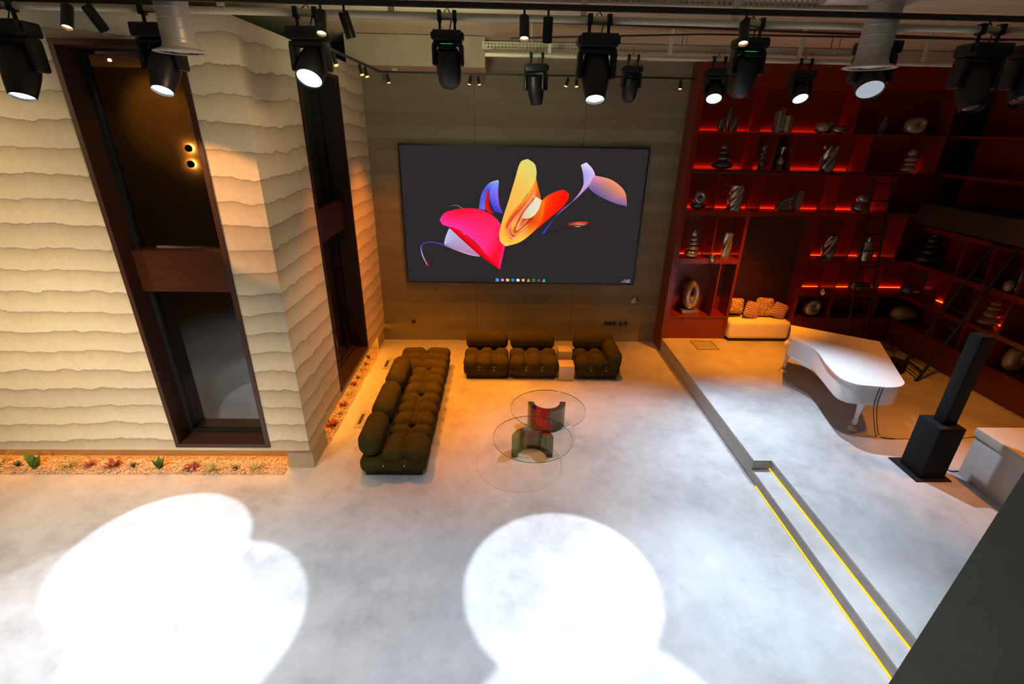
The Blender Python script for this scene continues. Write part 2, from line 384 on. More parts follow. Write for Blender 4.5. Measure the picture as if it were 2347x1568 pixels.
struct('trim_2', MB().box(-.3, 9.1, -.55, -.001, 5.72, 5.91), 'plaster')
# left block: a wall with two tall openings
W1 = (-4.46, -3.18, .43, 5.27); W2 = (-3.25, -1.5, .47, 5.25)
wl = MB()
T = .42
wl.box(-12, W1[0], YF, YF+T, ZB, BT).box(W1[1], XL, YF, YF+T, ZB, BT).box(W1[0], W1[1], YF, YF+T, ZB, W1[2]).box(W1[0], W1[1], YF, YF+T, W1[3], BT)
wl.box(XL-T, XL, YF+T, W2[0], ZB, BT).box(XL-T, XL, W2[1], 0, ZB, BT).box(XL-T, XL, W2[0], W2[1], ZB, W2[2]).box(XL-T, XL, W2[0], W2[1], W2[3], BT)
wl.box(-12, XL-T, YF+T, 0, BT-.3, BT)
wl.box(-12, XL-T, -.7, 0, ZB, BT-.3).box(-12, XL-T, YF+T, -.7, ZB, ZB+.1)
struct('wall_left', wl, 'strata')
bs = MB().box(-12, XL-.3, YF+.36, YF+.5, 0, ZB-.001).box(XL-.42, XL-.3, YF+.5, 0, 0, ZB-.001)
bs.box(-3.02, XL-.015, YF+.09, YF+.655, 0, ZB-.07).box(XL-.3, XL-.03, -.58, -.001, 0, ZB-.07)
struct('baseboard_left', bs, 'plaster')
for nm, a in (('trim_3', (-12, -3.03, YF+.335, YF+.358, ZB-.05, ZB-.02)), ('trim_4', (XL-.298, XL-.275, YF+.67, -.6, ZB-.05, ZB-.02)), ('trim_5', (-3.0, XL-.26, YF+.15, YF+.3, ZB-.066, ZB-.05)), ('trim_6', (XL-.29, XL-.24, -.55, -.02, ZB-.066, ZB-.05))):
    struct(nm, B(*a), 'ledamber')
# windows
def window(name, label, horiz, w, depth, span, outward):
    a0, a1, z0, z1 = w
    t = bpy.data.objects.new(name, None); C.objects.link(t); t['kind'] = 'structure'; tag(t, label, 'window')
    def bx(mb, u0, u1, d0, d1, c0, c1):
        if horiz: return mb.box(u0, u1, YF+d0, YF+d1, c0, c1)
        return mb.box(XL-d1, XL-d0, u0, u1, c0, c1)
    f = MB(); k = .055
    for (u0, u1, c0, c1) in ((a0, a0+k, z0, z1), (a1-k, a1, z0, z1), (a0+k, a1-k, z0, z0+k), (a0+k, a1-k, z1-k, z1)): bx(f, u0, u1, -.02, depth, c0, c1)
    f.build('window_frame', 'frame' if horiz else 'framedark', t)
    k2 = k+.05; f = MB()
    for (u0, u1, c0, c1) in ((a0+k, a0+k2, z0+k, z1-k), (a1-k2, a1-k, z0+k, z1-k), (a0+k2, a1-k2, z0+k, z0+k2), (a0+k2, a1-k2, z1-k2, z1-k)): bx(f, u0, u1, depth-.08, depth, c0, c1)
    f.build('sash', 'blackmetal', t)
    if span:
        bx(MB(), a0+k+.002, a1-k-.002, depth-.16, depth-.001, span[0], span[1]).build('spandrel', 'spandrel' if horiz else 'framedark', t)
        bx(MB(), a0+k2, a1-k2, depth-.03, depth-.018, z0+k2, span[0]).build('pane', 'pane', t)
        bx(MB(), a0+k2, a1-k2, depth-.03, depth-.018, span[1], z1-k2).build('pane', 'pane', t)
    return t
window('window_1', 'tall slanted-looking dark wood window in the pale front wall', True, W1, .33, (2.62, 3.13), -1)
window('window_2', 'tall dark wood window in the side wall behind the green sofa', False, W2, .30, (2.85, 3.35), -1)
# room behind the windows
struct('wall_inner', MB().box(-7, XL-T-.002, -1.75, -1.7, ZB+.1, BT-.3).box(-5.6, -3.7, -2.72, -2.62, ZB+.1, BT-.3), 'amberwall')
for py in (340, 376):
    p = at(434+(py-340)*.14, py, Y=-2.752)
    t = thing('wall_sconce', 'upper of two round glowing wall lamps seen through the tall window' if py == 340 else 'lower of two round glowing wall lamps seen through the tall window', 'lamp', p, 0, 'glowing sconces behind the window')
    MB().cyl((0, .031, 0), (0, .002, 0), .042, n=24).build('glow_plate', 'glow', t)
    MB().cyl((0, .0, 0), (0, -.03, 0), .05, n=24).build('cover', 'black', t)
lamp('inner_fill', (-4.6, -3.6, 5.1), (-4.8, -2.7, 4.65), 42, (1, .45, .08), 60, .6, .1)  # unseen lamp added to light the amber inner wall
# foreground pillar edge on the right
n0 = MB()
lo = [Vector((2.19, -8.6, 0)), Vector((5.5, -8.6, 0)), Vector((5.5, -9.3, 0)), Vector((2.6, -9.3, 0))]
hi = [v+Vector((.0705*5.9, 0, 5.9)) for v in lo]
n0.loft([[*lo], [*hi]])
struct('wall_near', n0, 'nearwall')
# dark gallery along the right wall
struct('trim_7', MB().box(8.1, 9.14, -9, -.85, 2.98, 3.36), 'dark')

# ------------------------------------------------------------------ video wall
SX0, SX1, SZ0, SZ1 = -2.052, 2.937, 1.398, 4.224
scr = thing('video_wall', 'huge wall screen glowing with colourful petals on dark grey', 'screen', ((SX0+SX1)/2, -.001, (SZ0+SZ1)/2))
sw, sh = (SX1-SX0)/2, (SZ1-SZ0)/2
f = MB().box(-sw, sw, -.07, -.001, -sh, -sh+.03).box(-sw, sw, -.07, -.001, sh-.03, sh).box(-sw, -sw+.03, -.07, -.001, -sh+.03, sh-.03).box(sw-.03, sw, -.07, -.001, -sh+.03, sh-.03)
f.build('screen_frame', 'bezel', scr)
B(-sw+.03, sw-.03, -.06, -.001, -sh+.03, sh-.03).build('display', 'screen', scr)
def scp(x, y):
    p = at(900+x/3.266, 310+y/3.266, Y=-.062); return (p.x-scr.location.x, p.z-scr.location.z)
def curve(pts, n):
    P = [Vector((*p, 0)) for p in pts]; out = []
    for i in range(n):
        t = i/(n-1)*(len(P)-1); k = min(int(t), len(P)-2); u = t-k
        a, b, c, d = P[max(k-1, 0)], P[k], P[k+1], P[min(k+2, len(P)-1)]
        out.append(.5*((2*b)+(c-a)*u+(2*a-5*b+4*c-d)*u*u+(3*b-a-3*c+d)*u**3))
    return out
layer = [0]
def srgb(c): return tuple((v/12.92 if v <= .04045 else ((v+.055)/1.055)**2.4) for v in c)
def ribbon(name, A, Bc, cols, n=40, m=10):
    layer[0] += 1; y = -.061-.0008*layer[0]
    a = curve([scp(*p) for p in A], n); b = curve([scp(*p) for p in Bc], n)
    me = bpy.data.meshes.new(name); V = []; K = []; F = []
    for i in range(n):
        for j in range(m+1):
            p = a[i].lerp(b[i], j/m); V.append((p.x, y, p.y)); s_, t_ = i/(n-1), j/m
            k = s_*(len(cols)-1); q = min(int(k), len(cols)-2); u = k-q
            ca = [cols[q][0][z]*(1-u)+cols[q+1][0][z]*u for z in range(3)]; cb = [cols[q][1][z]*(1-u)+cols[q+1][1][z]*u for z in range(3)]
            K.append(srgb([ca[z]*(1-t_)+cb[z]*t_ for z in range(3)]))
    for i in range(n-1):
        for j in range(m): F.append((i*(m+1)+j, (i+1)*(m+1)+j, (i+1)*(m+1)+j+1, i*(m+1)+j+1))
    me.from_pydata(V, [], F); ca = me.color_attributes.new('Col', 'FLOAT_COLOR', 'POINT')
    for i, c in enumerate(K): ca.data[i].color = (*c, 1)
    me.materials.append(M['petal']); o = bpy.data.objects.new(name, me); C.objects.link(o); o.parent = scr; return o
def c2(a, b): return (a, b)
PK, MG, RD, DR = (1, .12, .42), (1, .22, .68), (1, .06, .14), (.78, .02, .06)
ribbon('petal', [(385, 812), (400, 750), (440, 690), (540, 740)], [(386, 818), (470, 850), (560, 890), (655, 902)], [c2((.80, .80, .95), (.55, .55, .75)), c2((.72, .72, .92), (.75, .5, .65))])
ribbon('petal', [(362, 650), (460, 690), (600, 790), (720, 910), (800, 1003)], [(362, 652), (430, 700), (560, 820), (690, 930), (800, 1005)], [c2(RD, DR), c2(RD, DR)])
ribbon('petal', [(790, 335), (720, 360), (665, 440), (645, 550)], [(795, 350), (750, 400), (705, 470), (690, 560)], [c2((.95, .85, .95), (.5, .6, .95)), c2((.3, .35, .9), (.25, .3, .85)), c2((.35, .4, .9), (.45, .5, .9))])
ribbon('petal', [(792, 345), (740, 390), (725, 470), (760, 570)], [(796, 350), (790, 430), (800, 520), (828, 588)], [c2((.45, .75, .95), (.45, .55, .95)), c2((.35, .45, .98), (.62, .35, .92)), c2((.2, .2, .7), (.25, .25, .85))])
ribbon('petal', [(710, 410), (695, 470), (690, 540), (720, 580)], [(722, 405), (722, 470), (730, 540), (760, 590)], [c2((.8, .15, .2), (.7, .1, .2)), c2((.95, .1, .12), (.75, .05, .1))])
ribbon('petal', [(352, 628), (400, 575), (520, 548), (640, 552), (730, 590), (790, 640), (835, 720), (845, 800), (802, 1005)], [(352, 630), (380, 672), (480, 700), (570, 760), (640, 820), (690, 880), (730, 925), (765, 965), (800, 1006)], [c2(MG, MG), c2(RD, MG), c2((1, .1, .25), (1, .2, .6)), c2((1, .15, .35), (1, .2, .55)), c2((1, .1, .3), RD), c2(MG, RD)])
ribbon('petal', [(1068, 300), (1040, 440), (940, 540), (860, 640), (835, 760)], [(1112, 485), (1090, 640), (1010, 740), (940, 790), (870, 815)], [c2((1, .5, .1), (.9, .35, .1)), c2((.85, .25, .06), (.75, .2, .05)), c2((.9, .3, .06), (.8, .2, .05)), c2((1, .6, .2), (1, .7, .25))])
ribbon('ribbon', [(1115, 490), (1170, 445), (1270, 408), (1320, 440)], [(1000, 770), (1150, 640), (1270, 540), (1318, 470)], [c2((.98, .55, .12), (.98, .35, .05)), c2((1, .25, .05), (1, .15, .05)), c2((1, .1, .05), (.95, .08, .04)), c2((1, .15, .08), (1, .1, .05))])
ribbon('ribbon', [(1070, 330), (1075, 440), (1000, 520), (900, 610), (850, 700), (870, 765)], [(1060, 300), (1010, 440), (940, 520), (870, 610), (830, 700), (830, 790)], [c2((1, .55, .12), (1, .7, .25)), c2((.9, .3, .05), (1, .55, .2)), c2((.85, .25, .08), (1, .5, .1))])
ribbon('petal', [(1110, 485), (1020, 560), (960, 640), (930, 700), (900, 770), (842, 826)], [(1140, 500), (1120, 620), (1080, 690), (1010, 760), (940, 805), (850, 830)], [c2((.95, .5, .1), (1, .5, .1)), c2((.75, .2, .05), (1, .35, .05)), c2((1, .7, .2), (1, .8, .25)), c2((1, .75, .2), (1, .8, .3))])
ribbon('ribbon', [(1066, 450), (1010, 520), (930, 600), (880, 690), (900, 760)], [(1112, 480), (1060, 600), (1010, 670), (960, 720), (905, 764)], [c2((.98, .6, .2), (.9, .3, .1)), c2((.8, .25, .1), (.7, .15, .05)), c2((1, .75, .3), (.95, .5, .15)), c2((.7, .15, .1), (.8, .3, .3))])
ribbon('petal', [(1075, 462), (1030, 500), (985, 570), (970, 620)], [(1115, 486), (1090, 560), (1040, 615), (985, 625)], [c2((.92, .90, .78), (.95, .88, .75)), c2((.86, .84, .78), (.95, .9, .8)), c2((.9, .8, .55), (.95, .75, .4))])
for q, cc in ((0, (.95, .62, .72)), (26, (1, .72, .3)), (48, (.7, .16, .1)), (66, (.95, .7, .75))):
    ribbon('ribbon', [(1068-q*.2, 420+q), (985, 530+q*.6), (900+q*.8, 630+q*.2), (862+q, 720-q*.3), (905+q*.6, 770-q), (1010, 700-q)], [(1072-q*.2, 426+q), (989, 535+q*.6), (905+q*.8, 633+q*.2), (869+q, 720-q*.3), (908+q*.6, 763-q), (1008, 694-q)], [c2(cc, cc), c2(cc, cc)], m=2)
ribbon('petal', [(1010, 178), (955, 205), (915, 330), (870, 480), (825, 620), (798, 740), (815, 805)], [(1012, 178), (1068, 225), (1070, 330), (1000, 450), (910, 560), (850, 660), (832, 760)], [c2((.84, .86, .50), (.84, .86, .50)), c2((.93, .86, .42), (.88, .84, .45)), c2((1, .74, .32), (.93, .82, .38)), c2((1, .70, .30), (.98, .74, .34)), c2((1, .75, .32), (1, .65, .25)), c2((1, .8, .3), (1, .7, .25))])
ribbon('petal', [(798, 740), (806, 795), (845, 830)], [(850, 690), (870, 760), (905, 800)], [c2((1, .8, .3), (1, .6, .15)), c2((1, .85, .35), (1, .75, .3))])
ribbon('ribbon', [(1408, 222), (1425, 300), (1420, 390), (1340, 500), (1220, 610), (1112, 740)], [(1450, 203), (1500, 260), (1505, 330), (1390, 460), (1250, 570), (1135, 735)], [c2((.85, .82, .92), (.95, .9, .98)), c2((.6, .6, .95), (.88, .78, .92)), c2((.75, .65, .9), (.85, .7, .85)), c2((.8, .65, .9), (.6, .25, .55)), c2((.5, .4, .8), (.4, .2, .6)), c2((.2, .2, .85), (.25, .25, .8))])
ribbon('petal', [(1505, 300), (1640, 335), (1735, 420), (1752, 530)], [(1465, 392), (1520, 440), (1640, 500), (1750, 532)], [c2((.95, .55, .75), (.42, .40, .65)), c2((1, .60, .40), (.40, .36, .60)), c2((1, .58, .35), (.5, .38, .65)), c2((.55, .4, .65), (.4, .36, .6))])
ribbon('ribbon', [(1290, 660), (1380, 648), (1460, 645)], [(1300, 665), (1390, 685), (1465, 660)], [c2((.3, .05, .04), (.3, .05, .05)), c2((.95, .25, .1), (.8, .85, .75)), c2((.8, .15, .05), (.4, .1, .05))])
ribbon('ribbon', [(1180, 725), (1300, 682), (1400, 672), (1620, 712)], [(1182, 727), (1300, 690), (1400, 680), (1622, 714)], [c2((.16, .08, .08), (.16, .08, .08)), c2((.45, .08, .06), (.4, .07, .06)), c2((.3, .08, .07), (.2, .08, .08))], m=2)
ribbon('ribbon', [(380, 815), (290, 795), (215, 815), (218, 890), (260, 978)], [(380, 825), (290, 803), (224, 825), (230, 895), (270, 975)], [c2((.3, .3, .8), (.2, .2, .6)), c2((.5, .3, .7), (.3, .2, .5)), c2((.35, .2, .6), (.3, .2, .5)), c2((.85, .75, .95), (.5, .4, .7)), c2((.8, .5, .8), (.9, .1, .2))], m=2)
ribbon('ribbon', [(282, 900), (272, 940), (262, 980)], [(270, 930), (262, 960), (252, 975)], [c2((.3, .06, .06), (.3, .05, .05)), c2((.85, .1, .15), (.7, .1, .2))], m=2)
ribbon('ribbon', [(386, 818), (480, 850), (580, 885), (655, 905)], [(386, 824), (480, 862), (580, 896), (650, 908)], [c2((.4, .5, .95), (.7, .4, .6)), c2((.9, .5, .6), (.85, .7, .85)), c2((.8, .8, .95), (.6, .6, .75))], m=2)
ribbon('ribbon', [(435, 527), (480, 522), (525, 546)], [(437, 529), (480, 526), (522, 549)], [c2((.5, .5, .5), (.4, .4, .4)), c2((.8, .8, .8), (.5, .5, .5))], m=2)
icons = [((.25, .65, 1), 'sq'), ((.75, .35, .85), 'c'), ((1, .8, .3), 'sq'), ((.1, .6, .85), 'c'), ((.9, .9, .92), 'sq'), ((.9, .55, .4), 'c'), ((.75, .62, .3), 't'), ((.1, .75, .35), 'c'), ((.6, .62, .66), 'r'), ((.1, .85, .55), 't')]
for i, (c, k) in enumerate(icons):
    x, z = scp(783+38.8*i, 1083+.4*i); r = .034; mb = MB(); y = -.0635; em = emis('icon_colour', srgb(c), 1)
    if k == 'sq':
        if i == 0:
            for dx in (-1, 1):
                for dz in (-1, 1): mb.box(x+dx*.018-.016, x+dx*.018+.016, y, y+.001, z+dz*.018-.016, z+dz*.018+.016)
        else: mb.box(x-r, x+r, y, y+.001, z-r*.85, z+r*.7).box(x-r*.95, x-r*.1, y, y+.001, z+r*.7, z+r*.95)
    elif k == 't': mb.add_raw([(x-r, y, z-r), (x+r, y, z-r), (x+r*.25, y, z+r), (x-r*.25, y, z+r)], [(0, 1, 2, 3)])
    else: mb.cyl((x, y, z), (x, y+.001, z), r*(1 if k == 'c' else .7), n=20)
    mb.build('taskbar_icon', em, scr)
    if k in 'cr':
        q = MB().cyl((x, y-.001, z), (x, y-.0005, z), r*(.5 if i != 7 else .62), n=16); q.build('taskbar_icon', emis('icon_inner', srgb((.18, .16, .17) if i in (7, 8) else (.95, .9, .9) if i != 3 else (.15, .4, .85)), 1), scr)
for s, py in (('1:41 AM', 1090), ('11/11/2025', 1103)):
    cu = bpy.data.curves.new('clock_text', 'FONT'); cu.body = s; cu.size = .042; cu.align_x = 'RIGHT'; cu.materials.append(emis('clock_white', (.75, .75, .75), 1))
    o = bpy.data.objects.new('clock_text', cu); C.objects.link(o); o.parent = scr; x, z = scp(1775, py); o.location = (x, -.064, z); o.rotation_euler = (PI/2, 0, 0)

# ------------------------------------------------------------------ sofas
def sofa(label, x0, x1, y0, y1, side, back=True, arm=None, pads=3, seam=None, group=None):
    """side 'N': back bolster on the far side; 'W': on the left side"""
    cx, cy = (x0+x1)/2, (y0+y1)/2; hx, hy = (x1-x0)/2, (y1-y0)/2
    t = thing('sofa_module', label, 'sofa', (cx, cy, 0), 0, group)
    B(-hx+.06, hx-.06, -hy+.06, hy-.06, 0, .07, bev=.02).build('plinth', 'sofabase', t)
    MB().puff((0, 0, .18), hx+.006, hy+.006, .125, .11, 26, 26, 8, amp=.012, sig=.02, seams_x=(-hx/3, hx/3), seams_y=(-hy/3, hy/3)).build('base', 'velvet', t)
    bw = .33
    if side == 'N':
        sx = (-hx/3, hx/3); d = hy-(bw/2 if back else 0)+.03; c = (0, -bw/2 if back else 0, .33); sy = (.02,)
        MB().puff(c, hx+.004, d, .105, .10, 42, 34, 8, sx, sy, .07, .055, .045).build('seat', 'velvet', t)
        btn = [(x, c[1]+.02, .395) for x in sx]
        if back: MB().puff((0, hy-bw/2+.02, .50), hx-.01, bw/2, .19, .155, 30, 16, 14, (), (), .0, .05, .015).build('back_bolster', 'velvet', t)
        fb = [(x, -hy-.005, .22) for x in (-hx/3, hx/3)]
    else:
        n = pads; sy = tuple(-hy+2*hy*k/n for k in range(1, n)) if seam is None else seam
        c = (bw/2 if back else 0, 0, .33); d = hx-(bw/2 if back else 0)+.02
        MB().puff(c, d, hy+.005, .105, .10, 34, 46, 8, (0.0,), sy, .068, .05, .045).build('seat', 'velvet', t)
        btn = [(c[0], y, .395) for y in sy]
        if back: MB().puff((-hx+bw/2-.01, 0, .50), bw/2, hy-.005, .19, .155, 16, 30, 14, (), (), 0, .05, .015).build('back_bolster', 'velvet', t)
        fb = [(x, -hy-.005, .22) for x in (-.12, .17)]
    if arm: MB().puff((hx-.13, -.06, .43), .15, hy-.02, .18, .14, 14, 28, 12).build('arm_bolster', 'velvet', t)
    for p in btn: MB().ell(p, .011, .011, .007, 10, 6).build('button', 'button', t)
    for p in fb: MB().ell(p, .009, .009, .022, 10, 6).build('buckle', 'button', t)
    return t
g = 'olive velvet sofa modules'
sofa('dark velvet armless sofa module, leftmost of the row under the screen', -.715, .165, -1.93, -1.0, 'N', group=g)
sofa('dark velvet armless sofa module between its neighbour and the cream cubes, under the screen', .195, 1.13, -1.93, -1.0, 'N', group=g)
sofa('dark velvet corner sofa module with a right arm, right of the cream cubes', 1.49, 2.36, -1.93, -1.0, 'N', arm=True, group=g)
sofa('olive green velvet sofa module at the near end of the left row', -1.955, -1.03, -4.86, -4.10, 'W', pads=2, seam=(.12,), group=g)
sofa('velvet sofa module second from the near end of the left row', -1.955, -1.03, -4.08, -3.155, 'W', group=g)
sofa('brown-lit velvet sofa module third from the near end of the left row', -1.955, -1.03, -3.135, -2.205, 'W', group=g)
sofa('backless velvet pouf module closing the far end of the left row', -1.955, -1.03, -2.185, -1.32, 'W', back=False, group=g)
# cubes between the back modules
for (x, y, lab) in ((1.15, -1.965, 'cream cube side table standing nearest the camera between dark sofa modules'), (1.20, -1.28, 'cream cube side table farther back, by the wall between sofa modules')):
    t = thing('cube_table', lab, 'side table', (x+.15, y+.15, 0), 0, 'cream cubes between the sofas')
    B(-.148, .148, -.148, .148, .012, .32, bev=.006).build('body', 'cream', t); B(-.13, .13, -.13, .13, 0, .012).build('plinth', 'sofabase', t)
# glass tables
def glass_table(label, c, r, z, flip, mats, off=0):
    t = thing('coffee_table', label, 'table', (c[0], c[1], 0), 0, 'round glass coffee tables')
    MB().lathe([(0, z), (r-.006, z), (r, z+.004), (r, z+.010), (r-.006, z+.013), (0, z+.013)], 72).build('glass_top', 'tableglass', t, 25)
    MB().torus(lambda q: (r*math.cos(q), r*math.sin(q), 0), lambda q: (.0, .0), 3, 3) if False else None
    e = MB(); e.lathe([(r+.0005, z+.001), (r+.003, z+.002), (r+.003, z+.011), (r+.0005, z+.012)], 72); e.build('glass_edge', mat('glass_edge_tint', (.05, .07, .05), .2), t)
    R0, R1, s = .31, .215, -1 if flip else 1
    for k, (a0, a1, mm) in enumerate(mats):
        o = []; n = 20
        for i in range(n+1):
            a = math.radians(a0+(a1-a0)*i/n); o.append((R0*math.cos(a), off+s*R0*math.sin(a)))
        for i in range(n, -1, -1):
            a = math.radians(a0+(a1-a0)*i/n); o.append((R1*math.cos(a), off+s*R1*math.sin(a)))
        MB().prism(o, .001, z-.002).build('base_arc', mm, t, 30)
    return t
glass_table('round clear glass coffee table nearer the camera, on an arched acrylic base', (.49, -4.38), .585, .35, False, [(0, 60, 'acr_green'), (60.2, 125, 'acr_grey'), (125.2, 180, 'acr_green')])
glass_table('higher round glass coffee table overlapping behind, base with a red panel', (.775, -3.665), .60, .41, True, [(0, 85, 'acr_grey'), (85.2, 150, 'acr_red'), (150.2, 180, 'acr_grey')], .235)
# floor boxes
for (x0, x1, y0, y1, sl, lab) in ((-2.40, -1.99, -3.63, -3.11, (-2.36, -2.31, -3.51, -3.21), 'flush floor box with a dark slot beside the near half of the left sofa'), (-2.40, -1.99, -1.53, -.99, (-2.385, -2.335, -1.41, -1.12), 'flush floor box with a dark slot beyond the far bolster of the left sofa')):
    t = thing('floor_box', lab, 'floor box', (x0, y0, 0), 0, 'floor boxes by the planter')
    B(0, x1-x0, 0, y1-y0, .0005, .006).build('lid', 'floorbox', t); B(sl[0]-x0, sl[1]-x0, sl[2]-y0, sl[3]-y0, .006, .009).build('slot', 'slot', t)
t = thing('floor_hatch', 'square hatch with a bronze rim in the stage floor before the bookcase', 'hatch', (4.18, -1.09, .3))
MB().box(0, .48, 0, .025, .0005, .004).box(0, .48, .455, .48, .0005, .004).box(0, .025, .025, .455, .0005, .004).box(.455, .48, .025, .455, .0005, .004).build('rim', 'hatch', t)
B(.025, .455, .025, .455, .0005, .003).build('lid', 'floorbox', t)
# wall sockets
for i, x in enumerate((-1.988, 2.419, 2.52, 2.621, 2.763, 2.884)):
    lab = ['lone black socket low on the wall, left of the sofas', 'first black socket from the left in the row by the bookcase', 'second black socket from the left in the row by the bookcase', 'third black socket from the left in the row by the bookcase', 'fourth black socket from the left in the row, after the gap', 'last black socket in the row, nearest the bookcase'][i]
    t = thing('wall_socket', lab, 'socket', (x, -.001, .455), 0, 'black sockets low on the back wall')
    B(-.042, .042, -.012, 0, -.042, .042, bev=.004).build('plate', 'socket', t); MB().cyl((0, -.0125, 0), (0, -.014, 0), .025, n=16).build('insert', 'black', t)
t = thing('wall_switch', 'small white switch on the side wall near the back corner', 'switch', (XL+.001, -.155, 1.27))
B(0, .012, -.04, .04, -.07, .07, bev=.003).build('plate', 'whiteplastic', t); B(.012, .016, -.02, .02, 0, .035).build('rocker', 'black', t)

# ------------------------------------------------------------------ bookcases
bc = thing('bookcase', 'tall red lacquered built-in bookcase on the back wall right of the screen', 'bookcase')
YB = -.494; X0, X1 = 3.57, 8.63
B(X0, X0+.12, YB, -.001, .001, 5.7).build('side_panel', 'book', bc)
B(X0+.12, 9.14, -.03, -.001, .302, 5.7).build('back_panel', 'book', bc)
B(X0+.121, 9.14, YB, -.032, 5.3, 5.7).build('header', 'book', bc)
NX0, NX1 = 5.0, 6.385
def shelf(x0, x1, z, th): B(x0, x1, YB+.002, -.032, z-th, z).build('shelf', 'book', bc)
shelf(X0+.121, 9.13, 4.545, .045); shelf(X0+.121, 9.13, 3.865, .055); shelf(X0+.121, 9.13, 3.09, .10)
shelf(X0+.121, NX0-.06, 2.11, .10); shelf(NX1+.06, 9.13, 2.11, .10); shelf(NX1+.06, 9.13, 1.40, .08); shelf(X0+.121, NX0-.06, .83, .03); shelf(NX1+.06, 9.13, .83, .03)
def div(x, z0, z1, w=.03, nm='divider'): B(x-w/2, x+w/2, YB+.004, -.033, z0+.001, z1-.001).build(nm, 'book', bc)
for x in (4.83, 6.62, 8.45): div(x, 4.545, 5.3)
for x in (4.83, 5.21, 5.57, 7.05, 8.45): div(x, 3.865, 4.5)
for x in (4.23, 5.14, 6.67, 7.75): div(x, 3.09, 3.81)
div(4.36, 2.11, 2.99); div(4.61, .83, 2.01); div(7.23, 2.11, 2.99); div(7.16, 1.4, 2.01); div(7.2, .83, 1.32); div(8.2, .83, 1.32); div(8.25, 2.11, 2.99); div(8.1, 1.4, 2.01)
div(NX0-.03, .302, 2.99, .058, 'niche_panel'); div(NX1+.03, .302, 2.99, .058, 'niche_panel')
B(NX0, NX1, -.12, -.031, .302, 2.988).build('niche_back', 'bookdark', bc)
B(X0+.121, NX0-.06, YB+.02, -.032, .302, .80).build('plinth', 'book', bc); B(NX1+.06, 8.64, YB+.02, -.032, .302, .80).build('plinth', 'book', bc)
for (x0, x1, z) in ((3.72, 4.8, 4.545), (4.86, 6.6, 4.545), (3.72, 4.8, 3.865), (4.86, 5.19, 3.865), (5.6, 7.0, 3.865), (8.2, 8.43, 3.865), (3.72, 4.2, 3.09), (4.26, 5.1, 3.09), (5.2, 6.6, 3.09), (6.7, 7.7, 3.09), (3.72, 4.32, 2.11), (4.4, 4.9, 2.11), (6.48, 7.18, 2.11), (7.28, 8.2, 2.11), (6.48, 7.1, 1.4), (7.2, 8.05, 1.4), (8.15, 9.0, 1.4)):
    B(x0, x1, -.062, -.034, z+.001, z+.0025).build('led_strip', 'ledred', bc); h = .013 if z > 3.5 else .006 if z > 3 else .006
    B(x0, x1, -.067, -.063, z+.0005, z+h).build('led_lip', 'book', bc)
rb = thing('bookcase', 'dark red bookcase along the right-hand wall behind the leaning ladder', 'bookcase')
XB = 8.63
B(9.11, 9.14, -6.5, YB-.003, .302, 5.7).build('back_panel', 'book', rb)
for z, th in ((4.545, .045), (3.865, .055), (2.85, .09), (2.11, .10), (1.40, .08), (.83, .03)): B(XB, 9.108, -6.5, YB-.003, z-th, z).build('shelf', 'book', rb)
B(XB+.02, 9.108, -6.5, YB-.003, .302, .80).build('plinth', 'book', rb)
for y in (-1.55, -2.15, -2.75, -3.9, -5.0):
    for z0, z1 in ((.83, 1.32), (1.4, 2.01), (2.11, 2.75)): B(XB+.004, 9.108, y-.015, y+.015, z0+.001, z1-.001).build('divider', 'book', rb)
for (y0, y1, z) in ((-1.5, -.9, 1.4), (-2.72, -2.18, 1.4)):
    B(9.078, 9.106, y0, y1, z+.001, z+.003).build('led_strip', 'ledred', rb)

# ------------------------------------------------------------------ sculptures
def place(x, yb, yt, z, Y=None, right=False):
    if right: p = at(x, yb, X=8.86)
    elif 2055 < x < 2130 and z < 3: p = at(x, yb, Y=-.60)
    else:
        p = at(x, yb, Z=z); y = max(-.38, min(-.27, p.y)); p = at(x, yb, Y=y)
    p = Vector((p.x, p.y, z+.001)); return p, max(.03, rise(p, yt))
SG = 'glazed sculptures on the bookcase'
def sculpture(label, x, yb, yt, z, right=False):
    p, h = place(x, yb, yt, z, right=right)
    return thing('sculpture', label, 'sculpture', p, 0, SG), h, mpp(p)
def stones(label, x, yb, yt, z, spec, m='gun', right=False):
    # spec: (relative width px, relative height, x shift px)
    t, h, k = sculpture(label, x, yb, yt, z, right); tot = sum(s[1] for s in spec); zz = 0
    for w, hh, dx in spec:
        hz = h*hh/tot/2*1.06
        MB().ell((dx*k, 0, zz+hz), w*k/2, w*k/2*.8, hz, 28, 16, lambda p: Vector((p.x*(1-.12*p.z), p.y, p.z))).build('stone', m, t); zz += h*hh/tot*.985
    return t
def twist(label, x, yb, yt, z, wpx, turns, lob=4, m='gun', amp=.15, prof=None, base=False):
    t, h, k = sculpture(label, x, yb, yt, z); R = []; n = 40; r = wpx*k/2; z0 = 0
    if base: B(-r*1.05, r*1.05, -r*.9, r*.9, 0, h*.09, bev=.004).build('plinth', m, t); z0 = h*.09
    for i in range(60):
        u = i/59; a0 = u*turns*2*PI; s = prof(u) if prof else 1
        R.append([(r*s*(1-amp+amp*math.cos(lob*(2*PI*j/n-a0)))*math.cos(2*PI*j/n), r*s*(1-amp+amp*math.cos(lob*(2*PI*j/n-a0)))*math.sin(2*PI*j/n), z0+(h-z0)*u) for j in range(n)])
    MB().loft(R).build('twisted_column', m, t, 50); return t
